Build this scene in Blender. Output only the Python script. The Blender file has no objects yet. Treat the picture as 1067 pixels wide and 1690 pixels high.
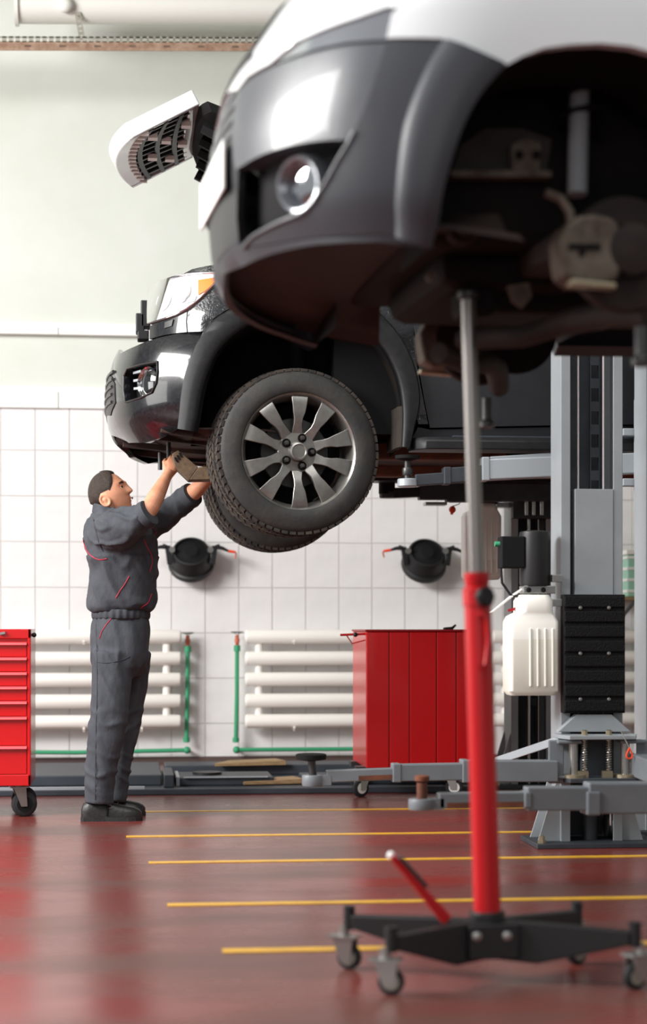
import bpy, bmesh, math, random
import numpy as np
from math import sin, cos, pi, radians, atan2, sqrt, floor
from mathutils import Vector as V, Matrix as M, noise
from mathutils.geometry import delaunay_2d_cdt
random.seed(7)
sc = bpy.context.scene
# ------------------------------------------------------------------ camera
F, CX, HY, H, TH = 3000.0, 533.5, 1037.0, 0.98, radians(6)
cam = bpy.data.cameras.new('camera'); camo = bpy.data.objects.new('camera', cam)
sc.collection.objects.link(camo); sc.camera = camo
camo.location = (0, 0, H); camo.rotation_euler = (pi / 2, 0, -TH)
cam.sensor_fit = 'VERTICAL'; cam.sensor_height = 36; cam.lens = 36 * F / 1690
cam.shift_y = (HY - 845) / 1690
cam.dof.use_dof = True; cam.dof.focus_distance = 9.15; cam.dof.aperture_fstop = 1.7
cam.clip_end = 200
# ------------------------------------------------------------------ world, lights, exposure
w = bpy.data.worlds.new('world'); sc.world = w; w.use_nodes = True
bg = w.node_tree.nodes['Background']; bg.inputs[0].default_value = (0.95, 0.98, 1.0, 1); bg.inputs[1].default_value = WORLD = 0.4
sc.view_settings.view_transform = 'Standard'; sc.view_settings.look = 'None'
sc.view_settings.gamma = 1; sc.view_settings.use_curve_mapping = False
sc.view_settings.exposure = -0.1
def area(name, loc, target, sx, sy, power, col=(1, 1, 1)):
    l = bpy.data.lights.new(name, 'AREA'); l.shape = 'RECTANGLE'; l.size = sx; l.size_y = sy; l.energy = power; l.color = col
    o = bpy.data.objects.new(name, l); sc.collection.objects.link(o); o.location = loc
    o.rotation_euler = (V(target) - V(loc)).to_track_quat('-Z', 'Y').to_euler(); return o
area('window_light_left', (-6.0, 6.0, 4.85), (3.5, 8.4, 1.2), 5, 2.2, 1280, (1, .985, .96))
area('low_fill_light_left', (-5.6, 8.0, 2.1), (3, 8.3, 1.2), 3, 2.2, 150, (1, .985, .96))  # added fill, no real window: brightens the left-facing sides of posts
area('skylight', (0.5, 3.5, 8.0), (1.2, 7.5, 0.5), 6, 4, 400, (1, .99, .97))
area('bay_door_light', (-1.5, -4.5, 3.2), (1.5, 9, 1.5), 6, 3.5, 110, (1, .99, .97))
# ------------------------------------------------------------------ pixel rays (1067x1690 frame) -> room coordinates
def ray(x, y):
    u = (x - CX) / F
    return V((cos(TH) * u + sin(TH), -sin(TH) * u + cos(TH), (HY - y) / F))
O = V((0, 0, H))
def atd(x, y, d): return O + ray(x, y) * d
def atY(x, y, Y):
    r = ray(x, y); return O + r * ((Y - O.y) / r.y)
def atZ(x, y, z):
    r = ray(x, y); return O + r * ((z - H) / r.z)
# ------------------------------------------------------------------ materials
def srgb(c):
    if isinstance(c, str): c = [int(c[i:i + 2], 16) for i in (0, 2, 4)]
    return tuple(((v / 255) / 12.92 if v <= 10 else (((v / 255) + .055) / 1.055) ** 2.4) for v in c) + (1,)
MAT = {}
def mat(name, col, rough=.5, metal=0, col2=None, scale=8, detail=4, lo=.35, hi=.65, bump=0, bscale=40, stretch=(1, 1, 1), coat=0, rough2=None, trans=0, ior=1.45, emit=0, spec=.5):
    m = bpy.data.materials.new(name); m.use_nodes = True; N = m.node_tree.nodes; L = m.node_tree.links
    p = N['Principled BSDF']; c1 = srgb(col)
    p.inputs['Base Color'].default_value = c1; p.inputs['Roughness'].default_value = rough; p.inputs['Metallic'].default_value = metal
    p.inputs['Coat Weight'].default_value = coat; p.inputs['Coat Roughness'].default_value = .06; p.inputs['IOR'].default_value = ior
    p.inputs['Transmission Weight'].default_value = trans; p.inputs['Specular IOR Level'].default_value = spec
    if col2 or rough2 is not None or bump:
        tc = N.new('ShaderNodeTexCoord'); mp = N.new('ShaderNodeMapping'); L.new(tc.outputs['Object'], mp.inputs[0]); mp.inputs['Scale'].default_value = stretch
    if col2 or rough2 is not None:
        n = N.new('ShaderNodeTexNoise'); n.inputs['Scale'].default_value = scale; n.inputs['Detail'].default_value = detail; n.inputs['Roughness'].default_value = .6
        L.new(mp.outputs[0], n.inputs['Vector'])
        r = N.new('ShaderNodeMapRange'); r.inputs[1].default_value = lo; r.inputs[2].default_value = hi; L.new(n.outputs[0], r.inputs[0])
        if col2:
            mx = N.new('ShaderNodeMix'); mx.data_type = 'RGBA'; mx.inputs[6].default_value = c1; mx.inputs[7].default_value = srgb(col2)
            L.new(r.outputs[0], mx.inputs[0]); L.new(mx.outputs[2], p.inputs['Base Color'])
        if rough2 is not None:
            q = N.new('ShaderNodeMapRange'); q.inputs[3].default_value = rough; q.inputs[4].default_value = rough2; L.new(r.outputs[0], q.inputs[0]); L.new(q.outputs[0], p.inputs['Roughness'])
    if bump:
        n2 = N.new('ShaderNodeTexNoise'); n2.inputs['Scale'].default_value = bscale; n2.inputs['Detail'].default_value = 5; L.new(mp.outputs[0], n2.inputs['Vector'])
        b = N.new('ShaderNodeBump'); b.inputs['Strength'].default_value = bump; b.inputs['Distance'].default_value = .01
        L.new(n2.outputs[0], b.inputs['Height']); L.new(b.outputs[0], p.inputs['Normal'])
    if emit: p.inputs['Emission Color'].default_value = c1; p.inputs['Emission Strength'].default_value = emit
    MAT[name] = m; return m
# ------------------------------------------------------------------ mesh builder
C = sc.collection
def orth(d):
    d = V(d).normalized(); a = V((0, 0, 1)) if abs(d.z) < .9 else V((1, 0, 0))
    x = a.cross(d).normalized(); return x, d.cross(x).normalized(), d
class MB:
    def __init__(s): s.v = []; s.f = []
    def add(s, vs, fs):
        b = len(s.v); s.v += [tuple(p) for p in vs]; s.f += [tuple(i + b for i in f) for f in fs]; return s
    def box(s, x0, x1, y0, y1, z0, z1):
        return s.add([(x, y, z) for z in (z0, z1) for y in (y0, y1) for x in (x0, x1)],
                     [(0, 2, 3, 1), (4, 5, 7, 6), (0, 1, 5, 4), (2, 6, 7, 3), (0, 4, 6, 2), (1, 3, 7, 5)])
    def hexa(s, pts):   # 8 points: bottom loop 0-3, top loop 4-7
        return s.add(pts, [(3, 2, 1, 0), (4, 5, 6, 7), (0, 1, 5, 4), (1, 2, 6, 5), (2, 3, 7, 6), (3, 0, 4, 7)])
    def beam(s, p0, p1, w, h, w1=None, h1=None, up=(0, 0, 1)):
        p0, p1 = V(p0), V(p1); d = (p1 - p0).normalized(); x = d.cross(V(up)).normalized(); z = x.cross(d)
        w1 = w if w1 is None else w1; h1 = h if h1 is None else h1; P = []
        for q, a, b in ((p0, w, h), (p1, w1, h1)):
            P += [q - x * a / 2 - z * b / 2, q + x * a / 2 - z * b / 2, q + x * a / 2 + z * b / 2, q - x * a / 2 + z * b / 2]
        return s.hexa(P)
    def loft(s, rings, cap=True, closed=True):
        n = len(rings[0]); vs = [p for r in rings for p in r]; fs = []
        for i in range(len(rings) - 1):
            for j in range(n if closed else n - 1):
                k = (j + 1) % n; fs.append((i * n + j, i * n + k, (i + 1) * n + k, (i + 1) * n + j))
        if cap: fs += [tuple(range(n - 1, -1, -1)), tuple(range((len(rings) - 1) * n, len(rings) * n))]
        return s.add(vs, fs)
    def cyl(s, p0, p1, r0, r1=None, n=16, cap=True):
        p0, p1 = V(p0), V(p1); x, y, d = orth(p1 - p0); r1 = r0 if r1 is None else r1
        return s.loft([[q + x * (r * cos(2 * pi * i / n)) + y * (r * sin(2 * pi * i / n)) for i in range(n)] for q, r in ((p0, r0), (p1, r1))], cap)
    def lathe(s, prof, o, axis, n=24, cap=True, x=None):
        a, b, d = orth(axis); o = V(o)
        return s.loft([[o + d * h + a * (r * cos(2 * pi * i / n)) + b * (r * sin(2 * pi * i / n)) for i in range(n)] for r, h in prof], cap)
    def tube(s, pts, r, n=8, cap=True):
        pts = [V(p) for p in pts]; x = None; R = []
        for i, p in enumerate(pts):
            d = (pts[min(i + 1, len(pts) - 1)] - pts[max(i - 1, 0)]).normalized()
            x = orth(d)[0] if x is None else (x - d * x.dot(d)).normalized(); y = d.cross(x); rr = r[i] if isinstance(r, (list, tuple)) else r
            R.append([p + x * (rr * cos(2 * pi * j / n)) + y * (rr * sin(2 * pi * j / n)) for j in range(n)])
        return s.loft(R, cap)
    def prism(s, poly, vec):
        n = len(poly); vec = V(vec); P = [V(p) for p in poly]
        return s.add(P + [p + vec for p in P], [tuple(range(n)), tuple(range(2 * n - 1, n - 1, -1))] + [(i, i + n, (i + 1) % n + n, (i + 1) % n) for i in range(n)])
    def ball(s, c, r, n=12, sc_=(1, 1, 1)):
        m = n // 2 + 1
        return s.loft([[V(c) + V((r * sc_[0] * sin(t) * cos(2 * pi * j / n), r * sc_[1] * sin(t) * sin(2 * pi * j / n), -r * sc_[2] * cos(t))) for j in range(n)]
                       for t in [.02 + (pi - .04) * i / m for i in range(m + 1)]])
    def out(s, name, m, parent=None, sm=40, bev=0, seg=2, label=None, origin=None):
        me = bpy.data.meshes.new(name); og = V(origin) if origin is not None else V((0, 0, 0))
        me.from_pydata([V(p) - og for p in s.v], [], s.f); me.update()
        bm = bmesh.new(); bm.from_mesh(me); bmesh.ops.recalc_face_normals(bm, faces=bm.faces); bm.to_mesh(me); bm.free()
        if sm:
            me.polygons.foreach_set('use_smooth', [True] * len(me.polygons)); me.set_sharp_from_angle(angle=radians(sm))
        me.materials.append(MAT[m] if isinstance(m, str) else m)
        o = bpy.data.objects.new(name, me); C.objects.link(o)
        place(o, parent, og)
        if bev:
            b = o.modifiers.new('bevel', 'BEVEL'); b.width = bev; b.segments = seg; b.limit_method = 'ANGLE'; b.angle_limit = radians(35)
            if sm: b.harden_normals = False
        if label: o['label'] = label
        return o
WLOC = {}
def place(o, parent, world):
    world = V(world); WLOC[o.name] = world.copy()
    if parent is not None: o.parent = parent; o.location = world - WLOC[parent.name]
    else: o.location = world
def thing(name, label, cat, loc=(0, 0, 0), group=None):
    o = bpy.data.objects.new(name, None); C.objects.link(o); o.empty_display_size = .1; place(o, None, loc); tag(o, label, cat, group); return o
def tag(o, label, cat, group=None):
    o['label'] = label; o['category'] = cat
    if group: o['group'] = group
    return o
def struct(o): o['kind'] = 'structure'; return o
def dup(o, delta, parent=None):
    c = o.copy(); C.objects.link(c)
    if parent is None: c.location = V(o.location) + V(delta)
    else: c.parent = parent
    WLOC[c.name] = WLOC[o.name] + V(delta)
    for ch in list(o.children): dup(ch, delta, c)
    return c
# ------------------------------------------------------------------ curved body surface for the cars
def curve_fn(pts, smooth=6):
    pts = sorted(pts); zs = np.linspace(pts[0][0], pts[-1][0], 300); vs = np.interp(zs, [p[0] for p in pts], [p[1] for p in pts])
    if smooth:
        k = np.ones(smooth * 2 + 1); k /= k.sum(); vs = np.convolve(np.pad(vs, smooth, mode='edge'), k, 'valid'); vs = np.convolve(np.pad(vs, smooth, mode='edge'), k, 'valid')
    return lambda z: float(np.interp(z, zs, vs))
class Surf:
    def __init__(s, yc, Lc, n, xf, hw): s.yc, s.Lc, s.n, s.xf, s.hw = yc, Lc, n, xf, hw; s.A = (Lc + .95) * .83
    def val(s, p):
        a = max(0, (s.xf(p.z) + s.Lc - p.x) / s.Lc); b = abs(p.y - s.yc) / s.hw(p.z); return a ** s.n + b ** s.n - 1
    def hit(s, x, y):
        if x == 'c': return 0.0, atY(200, y, s.yc).z
        r = ray(x, y); d0 = (s.yc - 1.35 - O.y) / r.y; d1 = (s.yc - O.y) / r.y; best = None; pv = None
        for i in range(61):
            d = d0 + (d1 - d0) * i / 60; v = s.val(O + r * d)
            if best is None or v < best[0]: best = (v, d)
            if v < 0:
                lo, hi = pv, d
                for _ in range(18):
                    m = (lo + hi) / 2
                    if s.val(O + r * m) < 0: hi = m
                    else: lo = m
                best = (0, hi); break
            pv = d
        p = O + r * best[1]; a = (s.xf(p.z) + s.Lc - p.x) / s.Lc
        if a <= 0: return s.A - a * s.Lc, p.z
        b = abs(p.y - s.yc) / s.hw(p.z)
        return atan2(b ** (s.n / 2), a ** (s.n / 2)) / (pi / 2) * s.A, p.z
    def raw(s, t, z):
        if t >= s.A: return V((s.xf(z) + s.Lc + t - s.A, s.yc - s.hw(z), z))
        f = max(0, t) / s.A * pi / 2; e = 2 / s.n
        return V((s.xf(z) + s.Lc * (1 - max(0, cos(f)) ** e), s.yc - s.hw(z) * max(0, sin(f)) ** e, z))
    def nrm(s, t, z):
        a = s.raw(t + .01, z) - s.raw(max(0, t - .01), z); b = s.raw(t, z + .01) - s.raw(t, z - .01)
        n = a.cross(b).normalized(); return n if n.y < .2 else -n
    def at(s, t, z, off=0):
        p = s.raw(t, z)
        if off: p = p + s.nrm(t, z) * off
        if t <= 1e-6: p.y = s.yc
        return p
def inpoly(x, y, P):
    c = False; j = len(P) - 1
    for i in range(len(P)):
        if (P[i][1] > y) != (P[j][1] > y) and x < (P[j][0] - P[i][0]) * (y - P[i][1]) / (P[j][1] - P[i][1]) + P[i][0]: c = not c
        j = i
    return c
def dens(P, h):
    R = []
    for i in range(len(P)):
        a, b = P[i], P[(i + 1) % len(P)]; k = max(1, int(sqrt((a[0] - b[0]) ** 2 + (a[1] - b[1]) ** 2) / h))
        R += [(a[0] + (b[0] - a[0]) * q / k, a[1] + (b[1] - a[1]) * q / k) for q in range(k)]
    return R
def smoothpoly(P, n=5):   # Catmull-Rom through px points (open)
    R = []
    for i in range(len(P) - 1):
        p0, p1, p2, p3 = P[max(i - 1, 0)], P[i], P[i + 1], P[min(i + 2, len(P) - 1)]
        for k in range(n):
            t = k / n; R.append(tuple(.5 * (2 * p1[j] + (p2[j] - p0[j]) * t + (2 * p0[j] - 5 * p1[j] + 4 * p2[j] - p3[j]) * t * t + (3 * p1[j] - p0[j] - 3 * p2[j] + p3[j]) * t ** 3) for j in (0, 1)))
    return R + [P[-1]]
def panel(mb, surf, outline, off=0.0, skirt=.015, h=.045, holes=(), both=False, param=False, offf=None):
    """a body panel: outline in photo px dropped on the body surface; skin plus an edge turned inwards; both: the mirrored half too"""
    P = outline if param else [surf.hit(*p) for p in outline]
    P = dens(P, h); HL = [dens([surf.hit(*p) for p in hl], h) for hl in holes]
    pts = list(P); edges = [(i, (i + 1) % len(P)) for i in range(len(P))]
    for hl in HL:
        b = len(pts); pts += hl; edges += [(b + i, b + (i + 1) % len(hl)) for i in range(len(hl))]
    x0, x1 = min(p[0] for p in P), max(p[0] for p in P); z0, z1 = min(p[1] for p in P), max(p[1] for p in P)
    allb = list(pts)
    x = x0 + h / 2
    while x < x1:
        z = z0 + h / 2
        while z < z1:
            if inpoly(x, z, P) and not any(inpoly(x, z, q) for q in HL) and min((x - q[0]) ** 2 + (z - q[1]) ** 2 for q in allb) > (h * .45) ** 2: pts.append((x, z))
            z += h
        x += h
    vs, es, fs, ov, oe, of = delaunay_2d_cdt([V(p) for p in pts], edges, [], 0, 1e-5)
    T = []
    for f in fs:
        cx = sum(vs[i].x for i in f) / 3; cz = sum(vs[i].y for i in f) / 3
        if inpoly(cx, cz, P) and not any(inpoly(cx, cz, q) for q in HL): T.append(tuple(f))
    o = [offf(v.x, v.y) if offf else off for v in vs]
    top = [surf.at(v.x, v.y, o[i]) for i, v in enumerate(vs)]
    for mir in ((False, True) if both else (False,)):
        tp = [V((p.x, 2 * surf.yc - p.y, p.z)) if mir else p for p in top]
        mb.add(tp, [t[::-1] for t in T] if mir else T)
        for loop, isH in [(P, 0)] + [(q, 1) for q in HL]:
            a = [surf.at(p[0], p[1], offf(*p) if offf else off) for p in loop]; bb = [surf.at(p[0], p[1], (offf(*p) if offf else off) - skirt) for p in loop]
            if mir: a = [V((p.x, 2 * surf.yc - p.y, p.z)) for p in a]; bb = [V((p.x, 2 * surf.yc - p.y, p.z)) for p in bb]
            n = len(loop); fs2 = [(i, i + n, (i + 1) % n + n, (i + 1) % n) for i in range(n) if not (both and loop[i][0] < 1e-4 and loop[(i + 1) % n][0] < 1e-4)]
            mb.add(a + bb, fs2)
    return mb
# ------------------------------------------------------------------ material set
mat('floor', '7A302B', .2, col2='56403B', scale=1.1, detail=8, lo=.32, hi=.7, rough2=.36, bump=.03, bscale=9, stretch=(.55, 1.6, 1), spec=.55)
mat('line', 'D9A52E', .35, col2='B58A3C', scale=14, lo=.45, hi=.8)
mat('tile', 'ECEAEA', .18, col2='E2E0E0', scale=3)
mat('grout', 'DAD6D2', .8)
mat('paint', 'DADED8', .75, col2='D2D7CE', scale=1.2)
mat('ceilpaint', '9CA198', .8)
mat('trimw', 'EFEFED', .4)
mat('skirting', '5A4A46', .6)
mat('duct', 'E4E4DE', .4)
mat('galv', 'B4B4A8', .5, .3, col2='A09C90', scale=30)
mat('rustpaint', '8A6A58', .7, col2='A58C78', scale=24)
mat('radiator', 'F4F0EA', .3)
mat('green', '3C9A70', .45)
mat('copper', 'B4604A', .4, .4)
mat('steel', 'A9A9A6', .3, .9)
mat('darksteel', '4A4A4A', .4, .7)
mat('red', 'C2080F', .28, coat=.3)
mat('redlip_lit', 'E8555A', .3)  # lighter copy of the red: highlight on the drawer lips put into the colour
mat('reddark', '8E0A12', .4)
mat('black', '1C1C1E', .45)
mat('blackmat', '131314', .8, spec=.25)
mat('rubber', '232325', .75, bump=.3, bscale=60)
mat('orange', 'F04A22', .4)
mat('platform', '3A4048', .5, col2='30353C', scale=4)
mat('platedge', 'A8AEB4', .4, .3)
mat('wood', 'A88E68', .7, col2='8A7050', scale=10, stretch=(1, 8, 8))
mat('liftgrey', '92979B', .42, col2='888D91', scale=3)
mat('liftside', '9EA3A7', .4)
mat('plastic', 'F1EFE8', .4)
mat('fluid', 'E6E3D8', .4)
mat('palegreen', '9CCBB4', .4)
mat('liftgrey_shaded', '74797E', .42, col2='696E73', scale=4)  # lift grey darkened: the shade on the lowered arms is put into the colour
mat('amber', 'F07818', .25, coat=1)
# ------------------------------------------------------------------ structure
WY = 13.3
fl = struct(MB().box(-9, 10, -6, 13.6, -.1, 0).out('floor', 'floor', sm=0))
struct(MB().box(-9, 10, WY + .012, WY + .3, 0, 7.2).out('wall_back', 'paint', sm=0))
wb = bpy.data.objects['wall_back']
struct(MB().box(10, 10.3, -6, 13.6, 0, 7.2).out('wall_right', 'paint', sm=0))
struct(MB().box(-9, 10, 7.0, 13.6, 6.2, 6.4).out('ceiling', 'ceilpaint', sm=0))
MB().box(-5, 8, WY + .003, WY + .012, 0, 2.62).out('grout_bed', 'grout', wb, sm=0)
# glazed tiles, each its own piece
PX, PZ, Z1 = .2455, .3305, .285
me_full = me_low = None
x0 = atY(504, 1000, WY).x
cols = range(-14, 16); G = .0022
for r in range(8):
    za, zb = (0.0, Z1) if r == 0 else (Z1 + (r - 1) * PZ, Z1 + r * PZ)
    for c in cols:
        ox = x0 + c * PX
        if r <= 1 and c == cols[0]:
            o = MB().box(G, PX - G, 0, .008, G, zb - za - G).out('tile', 'tile', wb, sm=0, bev=.0015, seg=1); me = o.data; place(o, wb, (ox, WY - .005, za)); first = o
        else:
            o = first.copy(); C.objects.link(o); place(o, wb, (ox + random.uniform(-.0005, .0005), WY - .005 + random.uniform(-.0008, .0008), za))
for nm, ya, yb, dep in (('trim_1', 647, 674, .035), ('trim_2', 541, 553, .05)):
    za, zb = atY(60, yb, WY).z, atY(60, ya, WY).z; xj = atY(97, 0, WY).x
    t = struct(MB().box(-6, xj - .002, WY - dep, WY + .012, za, zb).box(xj + .002, 9.9, WY - dep + .004, WY + .012, za, zb).out(nm, 'trimw', sm=0, bev=.004))
    MB().box(-6, 9.9, WY - dep * .4, WY + .012, zb, zb + .035).out('upper_lip', 'trimw', t, sm=0, bev=.003)
struct(MB().box(-9, 9.9, WY - .03, WY + .012, 0, .045).out('baseboard_back', 'skirting', sm=0))
# yellow guide lines painted on the floor, part of the floor
for (xa, ya, Yw) in ((212, 1340, .05), (208, 1381, .06), (245, 1424, .06), (276, 1494, .065), (367, 1570, .07)):
    p = atZ(xa, ya, 0); Y = p.y
    MB().box(p.x, 9.5, Y - Yw / 2, Y + Yw / 2, 0, .0025).out('yellow_line', 'line', fl, sm=0)
# ------------------------------------------------------------------ duct and rail under the roof
DY = 12.6
c0, c1 = atY(28, 10, DY), atY(640, 14, DY); c1.y = c0.y
c1.z = c0.z + .03 * (c1.x - c0.x)
t = thing('ventilation_duct', 'pale cream round duct with flanged end under the roof', 'duct', (c0.x, DY, c0.z))
MB().cyl(c0, c1, .118, n=28).out('tube', 'duct', t, 50)
MB().cyl(c0 - V((.012, 0, 0)), c0 + V((.012, 0, 0)), .135, n=28).out('end_flange', 'duct', t, 50)
b = atY(108, 8, DY - .13)
MB().ball(b, .055, 16, (1, .8, 1)).cyl(b, b + V((0, .1, 0)), .03).out('cap', 'duct', t, 60)
s0 = atY(128, 20, DY - .1); s1 = atY(136, 68, DY - .02)
sm_ = MB()
for i in range(6):
    p, q = s0.lerp(s1, i / 6), s0.lerp(s1, (i + .72) / 6)
    sm_.beam(p, q, .035, .006, up=(0, 1, 0))
sm_.beam(s0 + V((-.016, 0, 0)), s1 + V((-.016, 0, 0)), .008, .006, up=(0, 1, 0)).beam(s0 + V((.016, 0, 0)), s1 + V((.016, 0, 0)), .008, .006, up=(0, 1, 0))
sm_.out('hanger_strap', 'galv', t, sm=0)
r0 = atY(0, 74, DY - .1); zr = r0.z
t = thing('perforated_rail', 'thin perforated steel rail with brown underside, hung below the cream duct', 'rail', (r0.x, DY - .1, zr))
xa, xb = r0.x - 1.2, r0.x + 4.6
m1, m2 = MB(), MB()
z0, z1_, zt = zr - .045, zr + .012, zr + .052
m1.box(xa, xb, DY - .12, DY - .114, z1_ - .004, z1_ + .008).box(xa, xb, DY - .12, DY - .114, zt - .01, zt)
x = xa
while x < xb:
    m1.box(x, x + .03, DY - .12, DY - .114, z1_, zt); x += .045
tz = lambda mb: [setattr(mb, 'v', [(p[0], p[1], p[2] + .03 * (p[0] - r0.x)) for p in mb.v])]
tz(m1); m1.out('upper_flange', 'galv', t, sm=0)
m2.box(xa, xb, DY - .125, DY - .118, z0, zr - .022).box(xa, xb, DY - .125, DY - .118, zr - .008, z1_)
x = xa
while x < xb:
    m2.box(x, x + .19, DY - .125, DY - .118, zr - .023, zr - .007); x += .235
m2.box(xa, xb, DY - .118, DY + .03, z1_, z1_ + .005)
tz(m2); m2.out('lower_flange', 'rustpaint', t, sm=0)
# ------------------------------------------------------------------ radiators
RY = WY - .14
def radiator(xa, xb, label, ends=(True, True)):
    zs = [atY(430, y, RY).z for y in (1051, 1086.5, 1121, 1156, 1190)]
    t = thing('radiator', label, 'radiator', (xa, RY, zs[-1]), 'tube radiators on the tiled wall')
    for i, z in enumerate(zs):
        MB().lathe([(.02, -.006), (.046, 0), (.05, .012), (.05, xb - xa - .012), (.046, xb - xa), (.02, xb - xa + .006)], (xa, RY, z), (1, 0, 0), 24).out('tube', 'radiator', t, 60)
    for xe in (xa + .1, xb - .1):
        for i in range(4): MB().cyl((xe, RY + .02, zs[i]), (xe, RY + .02, zs[i + 1]), .03, n=14).out('connector', 'radiator', t, 60)
    for i, xe in enumerate((xa + .35, (xa + xb) / 2 + .1, xb - .28)):
        for z in (zs[0] - .03, zs[4] - .045): MB().beam((xe, RY, z), (xe, WY - .008, z), .02, .03).beam((xe, RY - .045, z + .002), (xe, RY - .03, z - .02), .014, .02).out('bracket', 'radiator', t, sm=0)
    return t
X = lambda px, Y: atY(px, 1100, Y).x
radiator(X(-70, RY), X(298, RY), 'white tube radiator on tiles behind the mechanic')
radiator(X(405, RY), X(765, RY), 'white tube radiator on tiles left of the red ribbed cabinet')
radiator(X(812, RY), X(1140, RY), 'white tube radiator on tiles behind the grey lift columns')
# ------------------------------------------------------------------ green heating pipes
GY = WY - .1
def gpipe(px, yt, yb, pxe, ye, label):
    t = thing('heating_pipe', label, 'pipe', atY(px, yb, GY), 'green heating pipes')
    MB().tube([atY(px, yt, GY), atY(px - .3, (yt + yb) / 2, GY), atY(px - 2, yb, GY)], .0155, 12).out('riser', 'green', t, 60)
    a = atY(px - 1, ye, GY); e = atY(pxe, ye, GY); e.z = a.z; e2 = V(((a.x + e.x) / 2, GY, a.z + (-.012 if px < 350 else .0)))
    MB().tube([a, e2, e], .0155, 12).out('supply_run', 'green', t, 60)
    MB().cyl(atY(px, yt - 1, GY), atY(px, yt + 9, GY), .024, n=12).out('collar', 'green', t)
    MB().lathe([(.012, -.015), (.024, -.012), (.024, .02), (.012, .024)], atY(px - 2, yb + 1, GY), (0, 0, 1), 12).out('collar', 'green', t)
    MB().ball(a, .027, 12).out('elbow', 'green', t, 60)
    MB().cyl(atY(px, yt, GY), atY(px, yt - 18, GY), .014, n=12).cyl(atY(px, yt - 6, GY), atY(px, yt - 12, GY), .021, n=6).out('valve_body', 'copper', t)
    p = atY(px, yt - 22, GY)
    MB().cyl(p - V((0, 0, .02)), p, .009, n=8).tube([p + V((-.045, 0, .004)), p + V((-.015, 0, .0)), p + V((.015, 0, 0)), p + V((.045, 0, .004))], [.004, .009, .009, .004], 8).out('valve_handle', 'steel', t)
    MB().cyl(a, a + V((0, .09, 0)), .012, n=8).out('wall_stub', 'copper', t)
gpipe(309.5, 1067, 1221, -60, 1238, 'green heating pipe with valve behind the mechanic')
gpipe(391, 1066, 1221, 640, 1237.5, 'green heating pipe with valve left of the red ribbed cabinet')
# ------------------------------------------------------------------ wall nozzles
def nozzle(px, py, sgn, label):
    BY = WY - .14; c = atY(px, py, BY); k = 1 / 226.0
    t = thing('exhaust_nozzle', label, 'nozzle', (c.x, WY, c.z), 'exhaust nozzles on the tiled wall')
    ax = V((-.04 * sgn, -.8, .62)).normalized()
    o = c - ax * .05
    MB().lathe([(.10, -.06), (.163, -.06), (.168, -.045), (.165, -.02), (.15, -.012), (.147, .0), (.138, .085), (.132, .1), (.118, .104), (.115, .082)], o, ax, 36).out('drum', 'black', t, 35)
    MB().lathe([(.001, .08), (.113, .082), (.113, .086), (.07, .092), (.05, .11), (.001, .112)], o, ax, 28).out('inner_disc', 'blackmat', t, 35)
    x, y, d = orth(ax)
    for s in (-1, 1):
        e = c + V((s * .152, -.02, .01))
        MB().beam(e + V((0, -.02, -.075)), e + V((s * .018, -.02, .06)), .03, .04).beam(e + V((s * .02, -.02, .05)), e + V((s * .055, -.02, .062)), .03, .028).out('ear_bracket', 'black', t, sm=0, bev=.005)
        MB().cyl(e + V((-s * .014, -.045, .03)), e + V((-s * .014, .03, .03)), .022, n=12).out('clamp_bolt', 'steel', t)
        tilt = -.018 if s == 1 else -.004
        pA, pB = e + V((s * .03, -.03, .05)), e + V((s * .115, -.035, .04 + tilt))
        MB().tube([pA, pA.lerp(pB, .5) + V((0, 0, .006)), pB], [.016, .014, .009], 10).out('clamp_arm', 'black', t, 60)
        if s == sgn or sgn == 0 or True:
            pC = pB + V((s * .052, 0, -.008)); pD = pC + V((s * .004, 0, -.012)); pE = pD + V((-s * .008, 0, -.034))
            MB().tube([pB, pC], [.011, .009], 8).out('orange_grip', 'orange', t, 60)
            MB().tube([pC, pD, pE], .006, 8).out('hook', 'copper', t, 60)
    MB().cyl(c + V((0, .02, -.02)), (c.x, WY, c.z - .02), .04, n=14).out('wall_mount', 'black', t)
nozzle(315, 917, 1, 'black drum nozzle with orange clamp tips on tiles right of the mechanic')
nozzle(702, 919, -1, 'black drum nozzle with orange clamp tips on tiles above the red cabinet')
# ------------------------------------------------------------------ low lift platform on the floor at the back
pa, pb = atZ(20, 1311, 0), atZ(20, 1283, .07)
Ya, Yb = 10.72, 12.1
t = thing('floor_platform', 'dark slate low lift platform lying flat behind the mechanic', 'platform', (1, Ya, 0))
xl, xr = X(-60, 11), X(800, 11)
MB().box(xl, xr, Ya, Yb, 0, .035).out('base_frame', 'platform', t, sm=0, bev=.006)
xs = X(275, 11)
MB().box(xl + .02, xs - .03, Ya + .25, Yb - .08, .035, .1).out('deck', 'platform', t, sm=0, bev=.008)
MB().box(xs + .05, X(450, 11), Ya + .2, Ya + .65, .035, .085).out('deck', 'platform', t, sm=0, bev=.008)
MB().box(xs, xr - .02, Yb - .4, Yb - .06, .035, .1).out('deck', 'platform', t, sm=0, bev=.008)
MB().box(X(500, 11), xr - .05, Ya + .2, Ya + .6, .035, .08).out('deck', 'platform', t, sm=0, bev=.008)
MB().box(xl + .1, X(238, 11), Ya + .005, Ya + .05, .035, .05).out('edge_strip', 'platedge', t, sm=0)
MB().box(xs - .02, xs + .04, Ya + .1, Ya + .7, .035, .11).out('stop_bar', 'platform', t, sm=0, bev=.006)
MB().box(xs + .055, xs + .075, Ya + .19, Ya + .66, .036, .09).box(xs + .1, X(440, 11), Ya + .185, Ya + .205, .083, .09).out('edge_strip', 'platedge', t, sm=0)
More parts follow.
